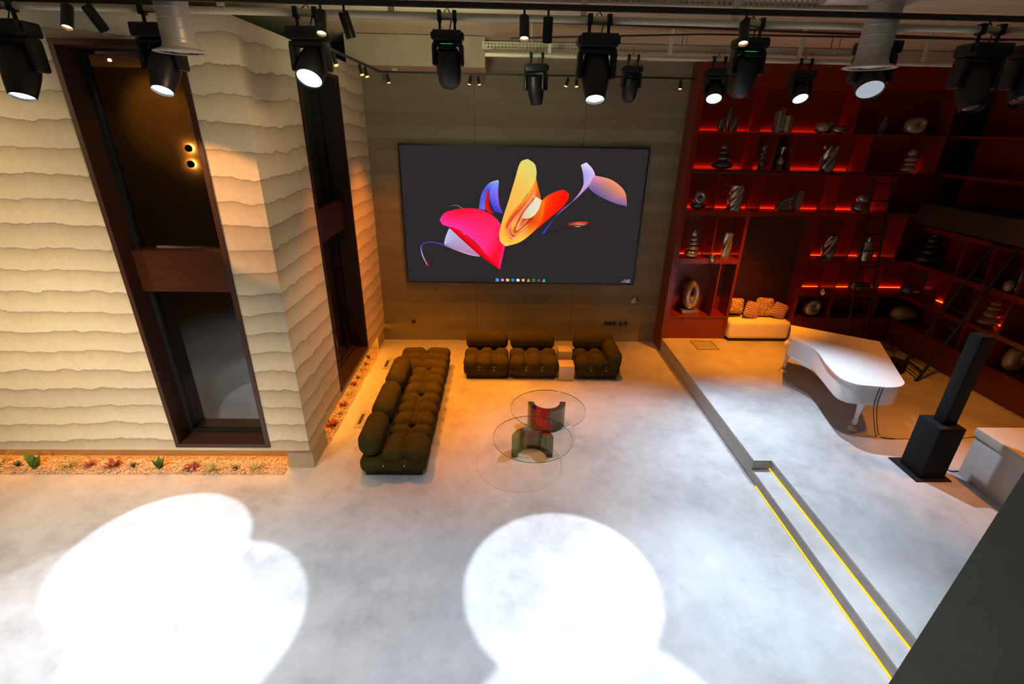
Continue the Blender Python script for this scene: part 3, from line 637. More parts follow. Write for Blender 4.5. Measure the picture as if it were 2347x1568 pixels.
def loop(label, x, yb, yt, z, wpx, m='gun', ecc=.0, base=False, point=.0, thick=.26, right=False):
    t, h, k = sculpture(label, x, yb, yt, z, right); w = wpx*k; z0 = 0
    if base: B(-w*.5, w*.5, -w*.3, w*.3, 0, h*.13, bev=.005).build('plinth', m, t); z0 = h*.12
    H = h-z0; a = w/2; b = H/2
    def fn(q):
        s = math.sin(q); wx = a*(1-thick*.9)*math.cos(q)*(1-point*max(0, s)**2*.6)
        return (wx+ecc*a*max(0, s), 0, z0+b+b*(1-thick*.75)*s-ecc*.0)
    def rad(q):
        e = 1+.7*max(0, -math.sin(q))+(.45*max(0, -math.cos(q)) if ecc else 0); return (a*thick*.72*e*(1-point*.35*max(0, math.sin(q))), a*thick*1.15)
    o = MB().torus(fn, rad, 56, 16).build('ring', m, t); zs = [v.co.z for v in o.data.vertices]; lo_, hi_ = min(zs), max(zs)
    for v in o.data.vertices: v.co.z = z0+(v.co.z-lo_)/(hi_-lo_)*H
    return t
def pillars(label, x, yb, yt, z):
    t, h, k = sculpture(label, x, yb, yt, z)
    for dx, hh, w in ((-13, .52, 15), (3, 1.0, 13), (18, .58, 13)):
        r = w*k/2; H = h*hh; MB().lathe([(0, 0), (r*.9, 0), (r, H*.35), (r*.85, H*.75), (r*.6, H*.93), (r*.3, H*.985), (0, H)], 20, (dx*k, 0, 0), sq=(1, .8)).build('rounded_pillar', 'gun3', t)
pillars('three rounded dark pillars of unequal height on the top shelf, leftmost', 1664, 298, 245, 4.545)
t, h, k = sculpture('three upright square-cut grey blocks on the top shelf', 1786, 303, 247, 4.545)
for dx, dy, hh, w in ((-9, -.03, .86, 15), (3, .05, 1.0, 15), (12, -.05, .68, 16)):
    r = w*k/2; MB().box(-r, r, -r, r, 0, h*hh, bev=.004, m=Matrix.Translation((dx*k, dy, 0)) @ Matrix.Rotation(.5, 4, 'Z')).build('block', 'gun2', t)
t, h, k = sculpture('group of three lying glossy pebbles on the top shelf', 1898, 308, 275, 4.545)
MB().ell((-19*k, 0, h*.42), 16*k, 14*k, h*.42).build('pebble', 'brownstone', t); MB().ell((5*k, .09, h*.5), 15*k, 12*k, h*.5).build('pebble', 'gun3', t); MB().ell((18*k, -.05, h*.3), 18*k, 13*k, h*.3).build('pebble', 'gun', t)
t, h, k = sculpture('slim pointed dark blade sculpture on the top shelf', 2016, 311, 265, 4.545)
MB().lathe([(0, 0), (.8, 0), (1, .25), (.85, .6), (.5, .88), (.2, .98), (0, 1)], 20).build('blade', 'gun3', t); ch = bpy.data.objects[-1] if False else [o for o in bpy.data.objects if o.parent is t][0]
for v in ch.data.vertices: v.co = Vector((v.co.x*10*k+v.co.z*4*k, v.co.y*6*k, v.co.z*h))
loop('egg-shaped ring with a bowl-like hole on the top shelf, rightmost', 2090, 313, 268, 4.545, 46, 'brownstone', .2, thick=.5)
stones('cairn of four wide dark stones on the second shelf, leftmost', 1653, 387, 328, 3.865, ((48, 16, 0), (36, 14, 0), (22, 10, 0), (19, 14, -1)), 'gun3')
twist('narrow beaded spiral column on the second shelf', 1742, 390, 333, 3.865, 18, 1.2, 4, 'gun3', .16, lambda u: (.62+.38*abs(math.cos(u*PI*3.2)))*(1-.35*u))
t, h, k = sculpture('stacked totem with an hourglass top on the second shelf', 1783, 390, 337, 3.865)
MB().lathe([(0, 0), (.9, 0), (.9, .16), (.5, .2)], 20).build('foot', 'brownstone', t); MB().ell((0, 0, .36), .85, .85, .19).build('ball', 'brownstone', t); MB().lathe([(.3, .54), (.7, .6), (.2, .68), (.25, .74), (.55, .86), (.95, 1.0), (0, 1.0)], 20).build('hourglass', 'gun2', t)
for ch in [o for o in bpy.data.objects if o.parent is t]:
    for v in ch.data.vertices: v.co = Vector((v.co.x*10*k, v.co.y*10*k, v.co.z*h))
twist('thick twisted column on the second shelf', 1892, 393, 334, 3.865, 34, .42, 4, 'gun', .17)
stones('cairn of four brown stones on the second shelf, rightmost', 2077, 399, 342, 3.865, ((36, 14, 0), (26, 9, 2), (30, 11, 1), (20, 16, -1)), 'brownstone')
t, h, k = sculpture('swirl-eyed round head on a flat pebble, third shelf', 1598, 478, 438, 3.09)
MB().ell((0, 0, h*.18), 18*k, 14*k, h*.18).build('pebble', 'gun', t); MB().torus(lambda q: (9*k*math.cos(q)+1*k, 0, h*.66+9.5*k*math.sin(q)), lambda q: (6*k, 9*k), 36, 14).build('head', 'gun2', t)
twist('stout rope-twisted silver column, third shelf', 1680, 482, 425, 3.09, 32, .6, 5, 'gun2', .15)
t, h, k = sculpture('ribbed arch beside a ribbed tower, third shelf', 1804, 485, 434, 3.09)
for i in range(5):
    r0 = (30-6*i)*k; r1 = r0-4*k; o = []
    for j in range(13): a = PI/2+PI/2*j/12; o.append((r0*math.cos(a)+2*k, r0*math.sin(a)))
    o2 = [(r1*math.cos(PI/2+PI/2*j/12)+2*k, r1*math.sin(PI/2+PI/2*j/12)) for j in range(12, -1, -1)]
    mb = MB(); n = len(o+o2); A = [mb.b.verts.new((x, -.07, z)) for x, z in o+o2]; D = [mb.b.verts.new((x, .07, z)) for x, z in o+o2]
    for q in range(n): mb.b.faces.new((A[q], A[(q+1) % n], D[(q+1) % n], D[q]))
    mb.b.faces.new(A[::-1]); mb.b.faces.new(D); mb.build('arch_rib', 'gun2', t, 30)
B(6*k, 14*k, -.05, .05, 0, h*.97).build('tower_core', 'gun3', t)
for i in range(9): B(13*k, 26*k, -.055, .055, h*(.02+.108*i), h*(.02+.108*i)+h*.07, bev=.004).build('tower_rib', 'gun2', t)
t, h, k = sculpture('two fat pebbles stacked, third shelf behind the upright ladder', 1967, 487, 445, 3.09)
MB().ell((0, 0, h*.27), 20*k, 15*k, h*.27).build('pebble', 'gun', t); MB().ell((1*k, 0, h*.75), 15*k, 12*k, h*.25, f=lambda p: Vector((p.x, p.y, p.z-.25*p.x))).build('pebble', 'gun2', t)
stones('cairn of five stones with a ball on top, fourth shelf left', 1583, 591, 526, 2.11, ((33, 15, 0), (28, 9, 1), (23, 9, 1), (21, 8, 1), (14, 14, 0)), 'gun2')
twist('slim square twisted column beside the niche, fourth shelf', 1660, 591, 534, 2.11, 22, .35, 4, 'gun2', .17)
twist('twisted column on a plinth right of the niche', 1890, 603, 539, 2.11, 30, .4, 4, 'gun', .17, base=True)
t, h, k = sculpture('rounded abstract vase with pale notches behind the upright ladder', 1975, 606, 544, 2.11)
MB().lathe([(0, 0), (15*k, 0), (15.5*k, h*.3), (15*k, h*.6), (11*k, h*.82), (8*k, h*.8), (8*k, h*.5)], 24).build('body', 'gun2', t); MB().lathe([(6*k, h*.78), (6.5*k, h*.9), (6*k, h), (0, h)], 18).build('neck', 'chrome', t)
stones('tall cairn of five black stones in the bookcase corner', 2120, 610, 534, 2.11, ((51, 22, 0), (42, 17, 2), (33, 11, 0), (26, 16, -1), (20, 11, 0)), 'gun3')
loop('pointed teardrop ring standing on a plinth, lower left compartment', 1578, 716, 644, .83, 38, 'gun2', 0, True, .75, .52)
loop('leaning egg ring with an off-centre hole, right of the bench', 1855, 727, 685, .83, 36, 'gun2', .22, False, .35, .58)
def pebble(label, x, yb, yt, z, w, m):
    t, h, k = sculpture(label, x, yb, yt, z); MB().ell((0, 0, h/2), w*k/2, w*k/2*.6, h/2, f=lambda p: Vector((p.x, p.y, p.z*(1-.15*p.x)))).build('pebble', m, t)
pebble('flat dark pebble behind the upright ladder, fifth shelf', 1964, 671, 643, 1.40, 49, 'gun')
pebble('flat dark pebble in the bookcase corner, fifth shelf', 2086, 673, 652, 1.40, 51, 'gun3')
pebble('large brown pebble low in the bookcase corner above the piano', 2066, 735, 702, .83, 60, 'brownstone')
stones('cairn of four grey-brown stones on the right-hand bookcase', 2264, 742, 690, 1.40, ((46, 16, 0), (38, 14, 2), (26, 10, -2), (22, 9, -1)), 'brownstone', True)
t, h, k = sculpture('tall scooped black blade beside an egg, right-hand bookcase', 2328, 678, 613, 1.96, True)
t.location.z = 2.111
t, h, k = t, h, k
MB().lathe([(0, 0), (11*k, 0), (11*k, h*.4), (11*k, h*.7), (8*k, h*.9), (3*k, h*.98), (0, h)], 20, sq=(1, .6)).build('blade', 'gun3', t)
MB().ell((-22*k, .02, 14*k), 11*k, 10*k, 14*k, f=lambda p: Vector((p.x, p.y, p.z))).build('egg', 'brownstone', t)
loop('dark glossy egg-shaped ring at the foot of the right-hand bookcase', 2313, 852, 797, .83, 42, 'brownstone', .05, False, 0, .6, True)
# chrome faces
def face(label, p, s):
    t = thing('face_ornament', label, 'wall ornament', p, 0, 'chrome face ornaments')
    def f(q):
        x, y, z = q.x, q.y, q.z
        if y < 0:
            y -= .55*math.exp(-((x/.16)**2))*max(0, math.exp(-((z+.05)/.38)**2))
            y += .28*(math.exp(-(((x-.38)/.2)**2+((z-.22)/.14)**2))+math.exp(-(((x+.38)/.2)**2+((z-.22)/.14)**2)))
            y -= .2*math.exp(-((x/.3)**2+((z+.5)/.09)**2)); y -= .16*math.exp(-((x/.22)**2+((z+.85)/.12)**2))
        return Vector((x*(1-.25*max(0, -z)), y, z))
    MB().ell((0, -s*.25, 0), s*.72, s*.5, s, 40, 30, f).build('face', 'chrome', t); return t
face('small chrome face on the shelf edge left of the niche', at(1633, 592, Y=-.50)+Vector((0, 0, 0)), .085)
face('small chrome face on the shelf edge right of the niche', at(1885, 668, Y=-.50), .085)
t = face('sideways chrome face mounted on the wall below the screen corner', at(1453, 688, Y=-.002), .10); t.rotation_euler = (0, math.radians(62), 0)

# ------------------------------------------------------------------ bench, cushions
t = thing('bench', 'cream upholstered bench filling the dark bookcase niche', 'bench', (5.69, -.375, .3))
B(-.655, .655, -.225, .225, .001, .05).build('plinth', 'sofabase', t)
MB().puff((0, 0, .255), .68, .245, .205, .07, 30, 16, 12, belly=.02).build('upholstered_body', 'bench', t)
def cushion(label, x, y, m, rz, ry, s=.21, z=None):
    p = at(x, y, Y=-.33)+Vector((0, -(z or -.02), .012))
    t = thing('cushion', label, 'cushion', p, 0, 'patterned cushions on the bench')
    t.rotation_euler = (math.radians(-14), ry, rz)
    MB().puff((0, 0, 0), s, s, .085, .08, 18, 18, 8, pinch=.55, m=Matrix.Rotation(PI/2, 4, 'X')).build('cover', m, t); return t
cushion('leopard print cushion at the left end of the bench, half hidden', 1688, 703, 'leopard', .05, .05, .17)
cushion('leopard print cushion in the middle of the bench, behind the zebra ones', 1753, 705, 'leopard', 0, .06, .20)
cushion('zebra print cushion turned on its corner, left of the middle leopard one', 1720, 709, 'zebra', .1, .30, .18, .07)
cushion('zebra print cushion leaning at the right end of the bench', 1783, 711, 'zebra', -.15, .35, .165, .06)

# ------------------------------------------------------------------ piano
Z1 = 1.22
pn = thing('grand_piano', 'white grand piano with closed lid on the stage', 'piano', (5.8, -3.2, .3))
pix = [(1813, 745), (1812, 775), (1835, 785), (1870, 803), (1895, 835), (1925, 865), (1960, 880), (2000, 885), (2040, 888), (2066, 885), (2074, 877), (2045, 833), (2016, 783)]
pw = [at(x, y, Z=Z1) for x, y in pix]; L = [Vector((p.x-5.8, p.y+3.2)) for p in pw]
def smooth_outline():
    side = curve([tuple(L[i]) for i in (1, 2, 3, 4, 5, 6, 7, 8, 9, 10)], 60)
    pts = [(L[0].x, L[0].y)]+[(v.x, v.y) for v in side]+[(L[12].x, L[12].y)]; return pts
OUT = smooth_outline()
cen = Vector((sum(p[0] for p in OUT)/len(OUT), sum(p[1] for p in OUT)/len(OUT)))
def inset(pts, d): return [((cen+(Vector(p)-cen)*(1-d/(Vector(p)-cen).length))[:]) for p in pts]
zt = Z1-.3
RIM = inset(OUT, .03)
mb = MB(); mb.prism(OUT, zt-.018, zt); mb.build('lid', 'white', pn, 30)
a0, a1 = Vector(OUT[0]), Vector(OUT[-1])
p0 = at(1815, 765, Z=Z1+.001); p1 = at(1992, 806, Z=Z1+.001)
mb = MB(); q0 = Vector((p0.x-5.8, p0.y+3.2)); q1 = Vector((p1.x-5.8, p1.y+3.2)); nn = (q1-q0).normalized(); nn = Vector((-nn.y, nn.x))*.004
mb.add_raw([(*(q0-nn), zt+.0012), (*(q1-nn), zt+.0012), (*(q1+nn), zt+.0012), (*(q0+nn), zt+.0012)], [(0, 1, 2, 3)]); mb.build('lid_seam', mat('seam_grey', (.4, .36, .36), .5), pn)
MB().prism(RIM, zt-.32, zt-.019).build('rim', 'white', pn, 30)
MB().prism(inset(OUT, .10), zt-.37, zt-.321).build('underside', 'white', pn, 30)
# keybed, standing out at the far end
e = (a1-a0).normalized(); nrm = Vector((-e.y, e.x)); nrm = nrm if nrm.y > 0 else -nrm
k0, k1 = a0+e*.02, a1-e*.02
MB().prism([tuple(k0-nrm*.02), tuple(k1-nrm*.02), tuple(k1+nrm*.26), tuple(k0+nrm*.26)], zt-.32, zt-.20).build('keybed', 'white', pn)
MB().prism([tuple(k0+e*.08+nrm*.02), tuple(k1-e*.08+nrm*.02), tuple(k1-e*.08+nrm*.20), tuple(k0+e*.08+nrm*.20)], zt-.199, zt-.17).build('keyboard', 'cream', pn)
for k in (k0, k1-e*.07): MB().prism([tuple(k-nrm*.02), tuple(k+e*.07-nrm*.02), tuple(k+e*.07+nrm*.26), tuple(k+nrm*.26)], zt-.199, zt-.09).build('cheek_block', 'white', pn)
feet = [(at(1953, 985, Z=.3)), (at(1795, 851, Z=.3)), (at(1812, 775, Z=Z1)+Vector((1.35, -.30, 0)))]
for fpt in feet:
    x, y = fpt.x-5.8, fpt.y+3.2
    lg = MB().lathe([(.0, .10), (.036, .10), (.036, .13), (.05, .15), (.05, .19), (.034, .21), (.052, .40), (.075, .52), (.11, .56), (.14, zt-.35), (.14, zt-.31), (0, zt-.31)], 4, (x, y, 0)); leg = lg.build('leg', 'white', pn, 20)
    MB().lathe([(.03, .04), (.045, .05), (.045, .08), (.03, .10)], 16, (x, y, 0)).build('brass_ferrule', 'brass', leg)
    MB().lathe([(0, .001), (.065, .001), (.068, .02), (.045, .04), (0, .045)], 20, (x, y, 0)).build('foot_cup', 'white', leg)
lp = at(1886, 868, Z=.3); x, y = lp.x-5.8, lp.y+3.2
ly = MB().cyl((x-.05, y+.03, .10), (x-.05, y+.03, zt-.36), .018).cyl((x+.07, y-.04, .10), (x+.07, y-.04, zt-.36), .018).box(x-.14, x+.16, y-.07, y+.06, .06, .11, bev=.01).build('pedal_lyre', 'white', pn)
for i in range(3): B(x-.09+.08*i, x-.06+.08*i, y-.16, y-.07, .05, .065, bev=.004).build('pedal', 'brass', pn)
# cables hanging from the piano
def wire(label, pts, r=.006, name='cable', cat='cable'):
    o = MB().tube([Vector(p) for p in curve3(pts, 40)], r, 6).build(name, 'cable'); return tag(o, label, cat)
def curve3(pts, n):
    P = [Vector(p) for p in pts]; o = []
    for i in range(n):
        t = i/(n-1)*(len(P)-1); k = min(int(t), len(P)-2); u = t-k
        a, b, c, d = P[max(k-1, 0)], P[k], P[k+1], P[min(k+2, len(P)-1)]
        o.append(.5*((2*b)+(c-a)*u+(2*a-5*b+4*c-d)*u*u+(3*b-a-3*c+d)*u**3))
    return o
ga = at(2016, 884, Z=Z1); gb = at(2022, 884, Z=Z1)
wire('black cable hanging from the piano tail, left one of the pair', [ga+Vector((0, -.018, .004)), ga+Vector((0, -.024, -.3)), at(2003, 960, Y=ga.y-.03), at(2008, 1000, Z=.312), at(2020, 1003, Z=.306), at(2048, 1006, Z=.306)])
wire('black cable hanging from the piano tail, right one of the pair', [gb+Vector((.01, -.018, .004)), gb+Vector((.012, -.024, -.3)), at(2010, 965, Y=gb.y-.03), at(2014, 996, Z=.312), at(2030, 1004, Z=.316), at(2050, 1005, Z=.31)])
wire('thin cable running over the stage floor towards the counter', [at(2050, 1006, Z=.306), at(2082, 1006, Z=.306), at(2140, 1006, Z=.306), at(2200, 1005, Z=.306), at(2240, 1000, Z=.306)], .004)
wire('dark cable on the floor between totem speaker and counter', [at(2166, 1073, Z=.306), at(2180, 1080, Z=.306), at(2200, 1080, Z=.306)], .008)
wire('loop of cable on the floor behind the piano', [at(2030, 800, Z=.305), at(2045, 806, Z=.305), at(2060, 803, Z=.305), at(2075, 808, Z=.305), at(2095, 822, Z=.305)], .006)
# totem speaker
t = thing('column_speaker', 'black column speaker on a square bass cabinet and floor plate', 'speaker', (5.83, -5.02, .3))
B(-.25, .24, -.26, .26, .001, .014, bev=.003).build('floor_plate', 'totem', t)
B(-.165, .175, -.20, .155, .0145, .80, bev=.006).build('bass_cabinet', 'totem', t)
B(-.06, .11, -.11, .06, .801, 2.05, bev=.006).build('column', 'totem', t)
B(-.045, .095, -.114, -.111, .86, 2.0).build('grille', mat('grille_cloth', (.006, .006, .007), .9), t)
# counter
t = thing('counter', 'pale counter with thick top at the right edge of the stage', 'counter', (6.3, -5.1, .3))
B(0, 1.6, -1.6, 0, .001, .62, bev=.004).build('front_panel', 'counterface', t)
B(-.02, 1.62, -1.62, .02, .6205, .74, bev=.006).build('worktop', 'counter', t)
# low mic stand and case behind the piano
b = at(2040, 806, Z=.3)
t = thing('microphone_stand', 'thin black microphone stand on the stage behind the piano', 'stand', b)
mb = MB().cyl((0, 0, .03), (0, 0, .42), .009)
mb.build('pole', 'blackmetal', t)
for a in (0.3, 2.4, 4.5): MB().tube([(0, 0, .10), (.09*math.cos(a), .09*math.sin(a), .05), (.2*math.cos(a), .2*math.sin(a), .006)], .006, 6).build('leg', 'blackmetal', t)
MB().tube([(0, 0, .42), (-.1, 0, .5), (-.24, 0, .56)], .007, 6).build('boom', 'chrome', t)
b = at(2052, 852, Z=.3)
t = thing('equipment_case', 'low black equipment case on the stage under the right ladder', 'case', b, .5)
B(-.22, .10, -.12, .16, .001, .22, bev=.01).build('body', 'totem', t); B(-.225, .105, -.125, .165, .221, .25, bev=.006).build('lid', 'totem', t)
# ladders
def ladder(label, bl, br, tl, tr, n, r=.02):
    t = thing('library_ladder', label, 'ladder', (Vector(bl)+Vector(br))/2)
    o = t.location; bl, br, tl, tr = [Vector(v)-o for v in (bl, br, tl, tr)]
    for a, b_ in ((bl, tl), (br, tr)):
        rail = MB().tube([a, b_], r, 8).build('rail', 'blackmetal', t)
        MB().ell(a+Vector((0, 0, .03)), .045, .03, .03).build('rubber_foot', 'black', rail)
        MB().tube([b_, b_+Vector((0, .0, .06)), b_+((b_-a).cross(Vector((0, 0, 1)))).normalized()*.0+Vector((0, 0, .09))], r*.8, 6).build('hook', 'blackmetal', rail)
    for i in range(n):
        u = (i+.6)/n; MB().tube([bl.lerp(tl, u), br.lerp(tr, u)], r*.7, 8).build('rung', 'blackmetal', t)
    return t
ladder('black library ladder upright against the back bookcase behind the piano', (7.24, -1.24, .301), (7.63, -1.24, .301), (7.24, -.55, 3.8), (7.62, -.55, 3.8), 11)
ladder('black library ladder leaning on the right-hand bookcase', (7.99, -1.86, .301), (7.86, -2.42, .301), (8.60, -2.12, 2.95), (8.60, -2.55, 2.95), 9, .026)
tag(MB().tube([(3.75, -.53, 3.82), (8.58, -.53, 3.82)], .014, 8).build('ladder_rail', 'blackmetal'), 'long thin black ladder rail running along the back bookcase shelf', 'rail')

# ------------------------------------------------------------------ planters
struct('trim_8', MB().box(-12, -3.04, -4.79, YF+.335, .001, .006), 'gravel')
struct('trim_9', MB().box(XL-.27, XL+.012, -4.07, -.6, .001, .006), 'gravel')
for (x0, x1, y0, y1, lab, n) in ((-7.6, -3.05, -4.785, YF+.32, 'bed of pale pebbles along the front wall', 1500), (XL-.26, XL+.005, -4.06, -.6, 'bed of pale pebbles along the side wall behind the sofa', 900)):
    mb = MB(); rnd = random.Random(3)
    for i in range(n):
        x, y = rnd.uniform(x0, x1), rnd.uniform(y0, y1); r = rnd.uniform(.010, .021); z = r*.6+.004+rnd.uniform(0, .012)
        v = [(x+r*a, y+r*b, z+r*.7*c) for a, b, c in ((1, 0, 0), (0, 1, 0), (-1, 0, 0), (0, -1, 0), (0, 0, 1), (0, 0, -1))]
        mb.add_raw(v, [(0, 1, 4), (1, 2, 4), (2, 3, 4), (3, 0, 4), (1, 0, 5), (2, 1, 5), (3, 2, 5), (0, 3, 5)])
    tag(mb.build('pebble_bed', 'pebble', ang=10), lab, 'pebbles', kind='stuff')
def blade(mb, base, d, L_, w, bend=.3, n=6, fold=.15):
    d = Vector(d).normalized(); s = d.cross(Vector((0, 0, 1))).normalized() if abs(d.z) < .99 else Vector((1, 0, 0)); prev = None; out = Vector((d.x, d.y, 0))
    for i in range(n+1):
        u = i/n; p = Vector(base)+d*L_*u+out*bend*L_*u*u-Vector((0, 0, 1))*bend*L_*.6*u*u*u
        ww = w*(math.sin(PI*min(1, .18+.82*u)**.8) if u < 1 else .02)
        a = mb.b.verts.new(p-s*ww); c = mb.b.verts.new(p-Vector((0, 0, fold*ww))+out*fold*ww); b2 = mb.b.verts.new(p+s*ww)
        if prev: mb.b.faces.new((prev[0], prev[1], c, a)); mb.b.faces.new((prev[1], prev[2], b2, c))
        prev = (a, c, b2)
def plant(kind, label, p, s, seed):
    rnd = random.Random(seed); name = {'snake': 'snake_plant', 'air': 'air_plant', 'red': 'red_succulent', 'small': 'succulent', 'round': 'succulent'}[kind]
    t = thing(name, label, 'plant', (p[0], p[1], .018), 0, 'small plants in the pebble beds')
    if kind == 'snake':
        for i in range(6):
            a = i*2*PI/6+rnd.uniform(-.3, .3); mb = MB(); blade(mb, (0, 0, -.02), (math.cos(a)*.45, math.sin(a)*.3, 1), s*rnd.uniform(.75, 1.1), s*.17, .1); mb.build('leaf', 'leaf', t, 60)
    elif kind == 'air':
        mb = MB()
        for i in range(26):
            a = rnd.uniform(0, 2*PI); e = rnd.uniform(.35, 1.5); blade(mb, (0, 0, -.005), (math.cos(a), math.sin(a), e), s*rnd.uniform(.7, 1.15), s*.025, .35)
        mb.build('foliage', 'grass', t, 60)
    elif kind == 'red':
        mb = MB()
        for i in range(70):
            a = rnd.uniform(0, 2*PI); e = rnd.uniform(.15, 1.6); r = rnd.uniform(0, s*.35); blade(mb, (r*math.cos(a), r*math.sin(a), 0), (math.cos(a), math.sin(a), e), s*rnd.uniform(.35, .7), s*.045, .1, 3)
        mb.build('foliage', 'redleaf', t, 60)
    else:
        mb = MB()
        for i in range(22):
            a = i*2.4; e = .3+i*.08; blade(mb, (0, 0, -.004), (math.cos(a), math.sin(a), e), s*rnd.uniform(.5, .8), s*.12, .05, 4)
        mb.build('foliage', 'darkleaf' if kind == 'small' else 'grass', t, 60)
    return t
zp = lambda x, y: at(x/3.26, 1000+y/3.26, Z=.0)
for i, (k, x, y, s, lab) in enumerate((('air', 12, 215, .24, 'wispy air plant at the left edge of the front pebble bed'), ('small', 140, 225, .12, 'small dark spiky succulent left of the big-leaved plant'), ('snake', 275, 235, .30, 'big broad-leaved green plant in the front pebble bed, left of the window'),
        ('air', 525, 235, .26, 'spreading grassy air plant between broad-leaved plant and red shrub'), ('red', 680, 225, .13, 'low pinkish succulent left of the larger red shrub'), ('red', 850, 225, .19, 'bushy red succulent, larger one left of the bright green plant'),
        ('small', 1005, 230, .11, 'flat dark green succulent beside the bright green plant'), ('snake', 1200, 240, .24, 'bright green upright broad-leaved plant below the window corner'), ('red', 1440, 245, .17, 'red succulent below the window, right of the bright green plant'),
        ('air', 1605, 255, .22, 'grassy air plant below the right part of the window'), ('round', 1760, 250, .11, 'round pale green rosette near the end of the front bed'), ('air', 1920, 255, .19, 'short green air plant at the right end of the front bed'))):
    plant(k, lab, zp(x, y), s, i+1)
z4 = lambda x, y: at(640+x/4.61, 740+y/4.61, Z=.0)
for i, (k, x, y, s, lab) in enumerate((('snake', 470, 1235, .20, 'broad-leaved plant at the near end of the side pebble bed'), ('red', 560, 1090, .19, 'large red shrub near the near end of the side bed'), ('air', 640, 965, .11, 'small green tuft just beyond the large red shrub'), ('red', 675, 880, .12, 'orange-red tuft, middle of the side bed'),
        ('air', 740, 770, .14, 'green tuft in the middle of the side bed'), ('red', 785, 660, .12, 'dark red tuft below the window corner of the side wall'), ('small', 830, 595, .09, 'small dark tuft beyond the window corner'), ('air', 875, 510, .12, 'green grassy tuft in the far half of the side bed'),
        ('small', 915, 450, .09, 'small dark tuft before the far broad-leaved plant'), ('snake', 945, 385, .14, 'small broad-leaved plant near the far end of the side bed'), ('red', 990, 265, .12, 'dark red tuft at the far end of the side bed'))):
    p = z4(x, y); plant(k, lab, (max(XL-.24, min(XL-.02, p.x)), p.y), s, i+40)

# ------------------------------------------------------------------ rig: pipes, trays, ducts
PY, PZ = -5.55, 5.385; QY, QZ = -2.5, 5.475
def pipe(label, pts, r, m='pipe', name='rig_pipe', cat='pipe'): return tag(MB().tube(pts, r, 12).build(name, m), label, cat)
pipe('long cream pipe near the top carrying the row of larger stage lights', [(-6.5, PY, PZ), (6, PY, PZ)], .027)
pipe('farther cream pipe carrying the smaller stage lights before the bookcase', [(-.25, QY, QZ), (8.0, QY, QZ)], .027)
for i, x in enumerate((-4.9, -2.32, -.93, .67, 1.95, 3.3)):
    tag(B(x-.022, x+.022, PY-.022, PY+.022, PZ+.028, 5.919).build('pipe_hanger', 'pipe'), 'cream hanger holding the front pipe, %s from the left' % ('first second third fourth fifth sixth'.split()[i]), 'hanger', 'hangers of the front pipe')
for i, x in enumerate((.65, 2.35, 4.2, 6.0)):
    tag(B(x-.022, x+.022, QY-.022, QY+.022, QZ+.028, 5.919).build('pipe_hanger', 'pipe'), 'cream hanger holding the farther pipe, %s from the left' % ('first second third fourth'.split()[i]), 'hanger', 'hangers of the farther pipe')
def tray(label, x0, x1, y, z, h=.09, w=.22):
    t = thing('cable_tray', label, 'cable tray', (x0, y, z)); L_ = x1-x0; mb = MB(); n = int(L_/.05); pitch = L_/n
    for k in (0, .5, 1): mb.box(0, L_, -.002, .002, h*k*.84, h*k*.84+h*.16)
    for row in range(2):
        for i in range(n): mb.box(i*pitch, i*pitch+pitch*.42, -.0018, .0018, h*(.16+.42*row), h*(.42+.42*row))
    mb.build('perforated_side', 'tray', t)
    B(0, L_, .003, w, 0, .003).build('tray_floor', 'tray', t); B(0, L_, w, w+.004, 0, h).build('rear_side', 'tray', t)
    for u in (.12, .5, .88): MB().box(L_*u-.006, L_*u+.006, .004, .016, .003, 5.919-z).box(L_*u-.006, L_*u+.006, w-.014, w-.002, .003, 5.919-z).build('hanger_rod', 'tray', t)
    return t
tray('perforated cable tray above the front pipe at the top of the picture', -.95, 3.6, -4.95, 5.62)
tray('perforated cable tray above the farther pipe', -.3, 5.6, -2.25, 5.575)
pipe('thin dark conduit under the ceiling above the farther tray', [(.2, -3.1, 5.78), (7, -2.6, 5.78)], .014, 'blackmetal', 'conduit', 'conduit')
pipe('second dark conduit under the ceiling', [(.1, -2.9, 5.62), (2.6, -3.0, 5.70), (7, -2.9, 5.74)], .012, 'blackmetal', 'conduit', 'conduit')
def duct(label, x, flip):
    t = thing('air_duct', label, 'duct', (x, -5.855, 5.045))
    mb = MB().lathe([(.118, .04), (.118, .52)], 32)
    for i in range(6): mb.lathe([(.118, .08+.07*i), (.1205, .084+.07*i), (.118, .088+.07*i)], 32)
    mb.build('drop_pipe', 'duct', t)
    MB().lathe([(.118, .06), (.13, .03), (.195, .006), (.198, 0), (.185, -.004), (.15, .0)], 40).build('diffuser_flange', 'duct', t)
    d = MB()
    for r in (.045, .085, .125): d.lathe([(r, -.004), (r+.018, .004), (r+.022, .012)], 32)
    d.lathe([(0, -.006), (.03, -.002), (.035, .01)], 32); d.build('diffuser_rings', 'duct', t)
    MB().tube([(flip*-.45, .10, .60), (0, .05, .60), (flip*1.1, -.25, .66), (flip*2.4, -.6, .68)], .155, 28).build('main_pipe', 'duct', t)
    MB().tube([(flip*.22, .30, .53), (flip*.22, -.1, .56)], .09, 20).build('branch_pipe', 'duct', t)
duct('round galvanised duct with a flared diffuser hanging before the left wall', -2.55, -1)
duct('round galvanised duct with a flared diffuser before the red bookcase', 3.005, 1)
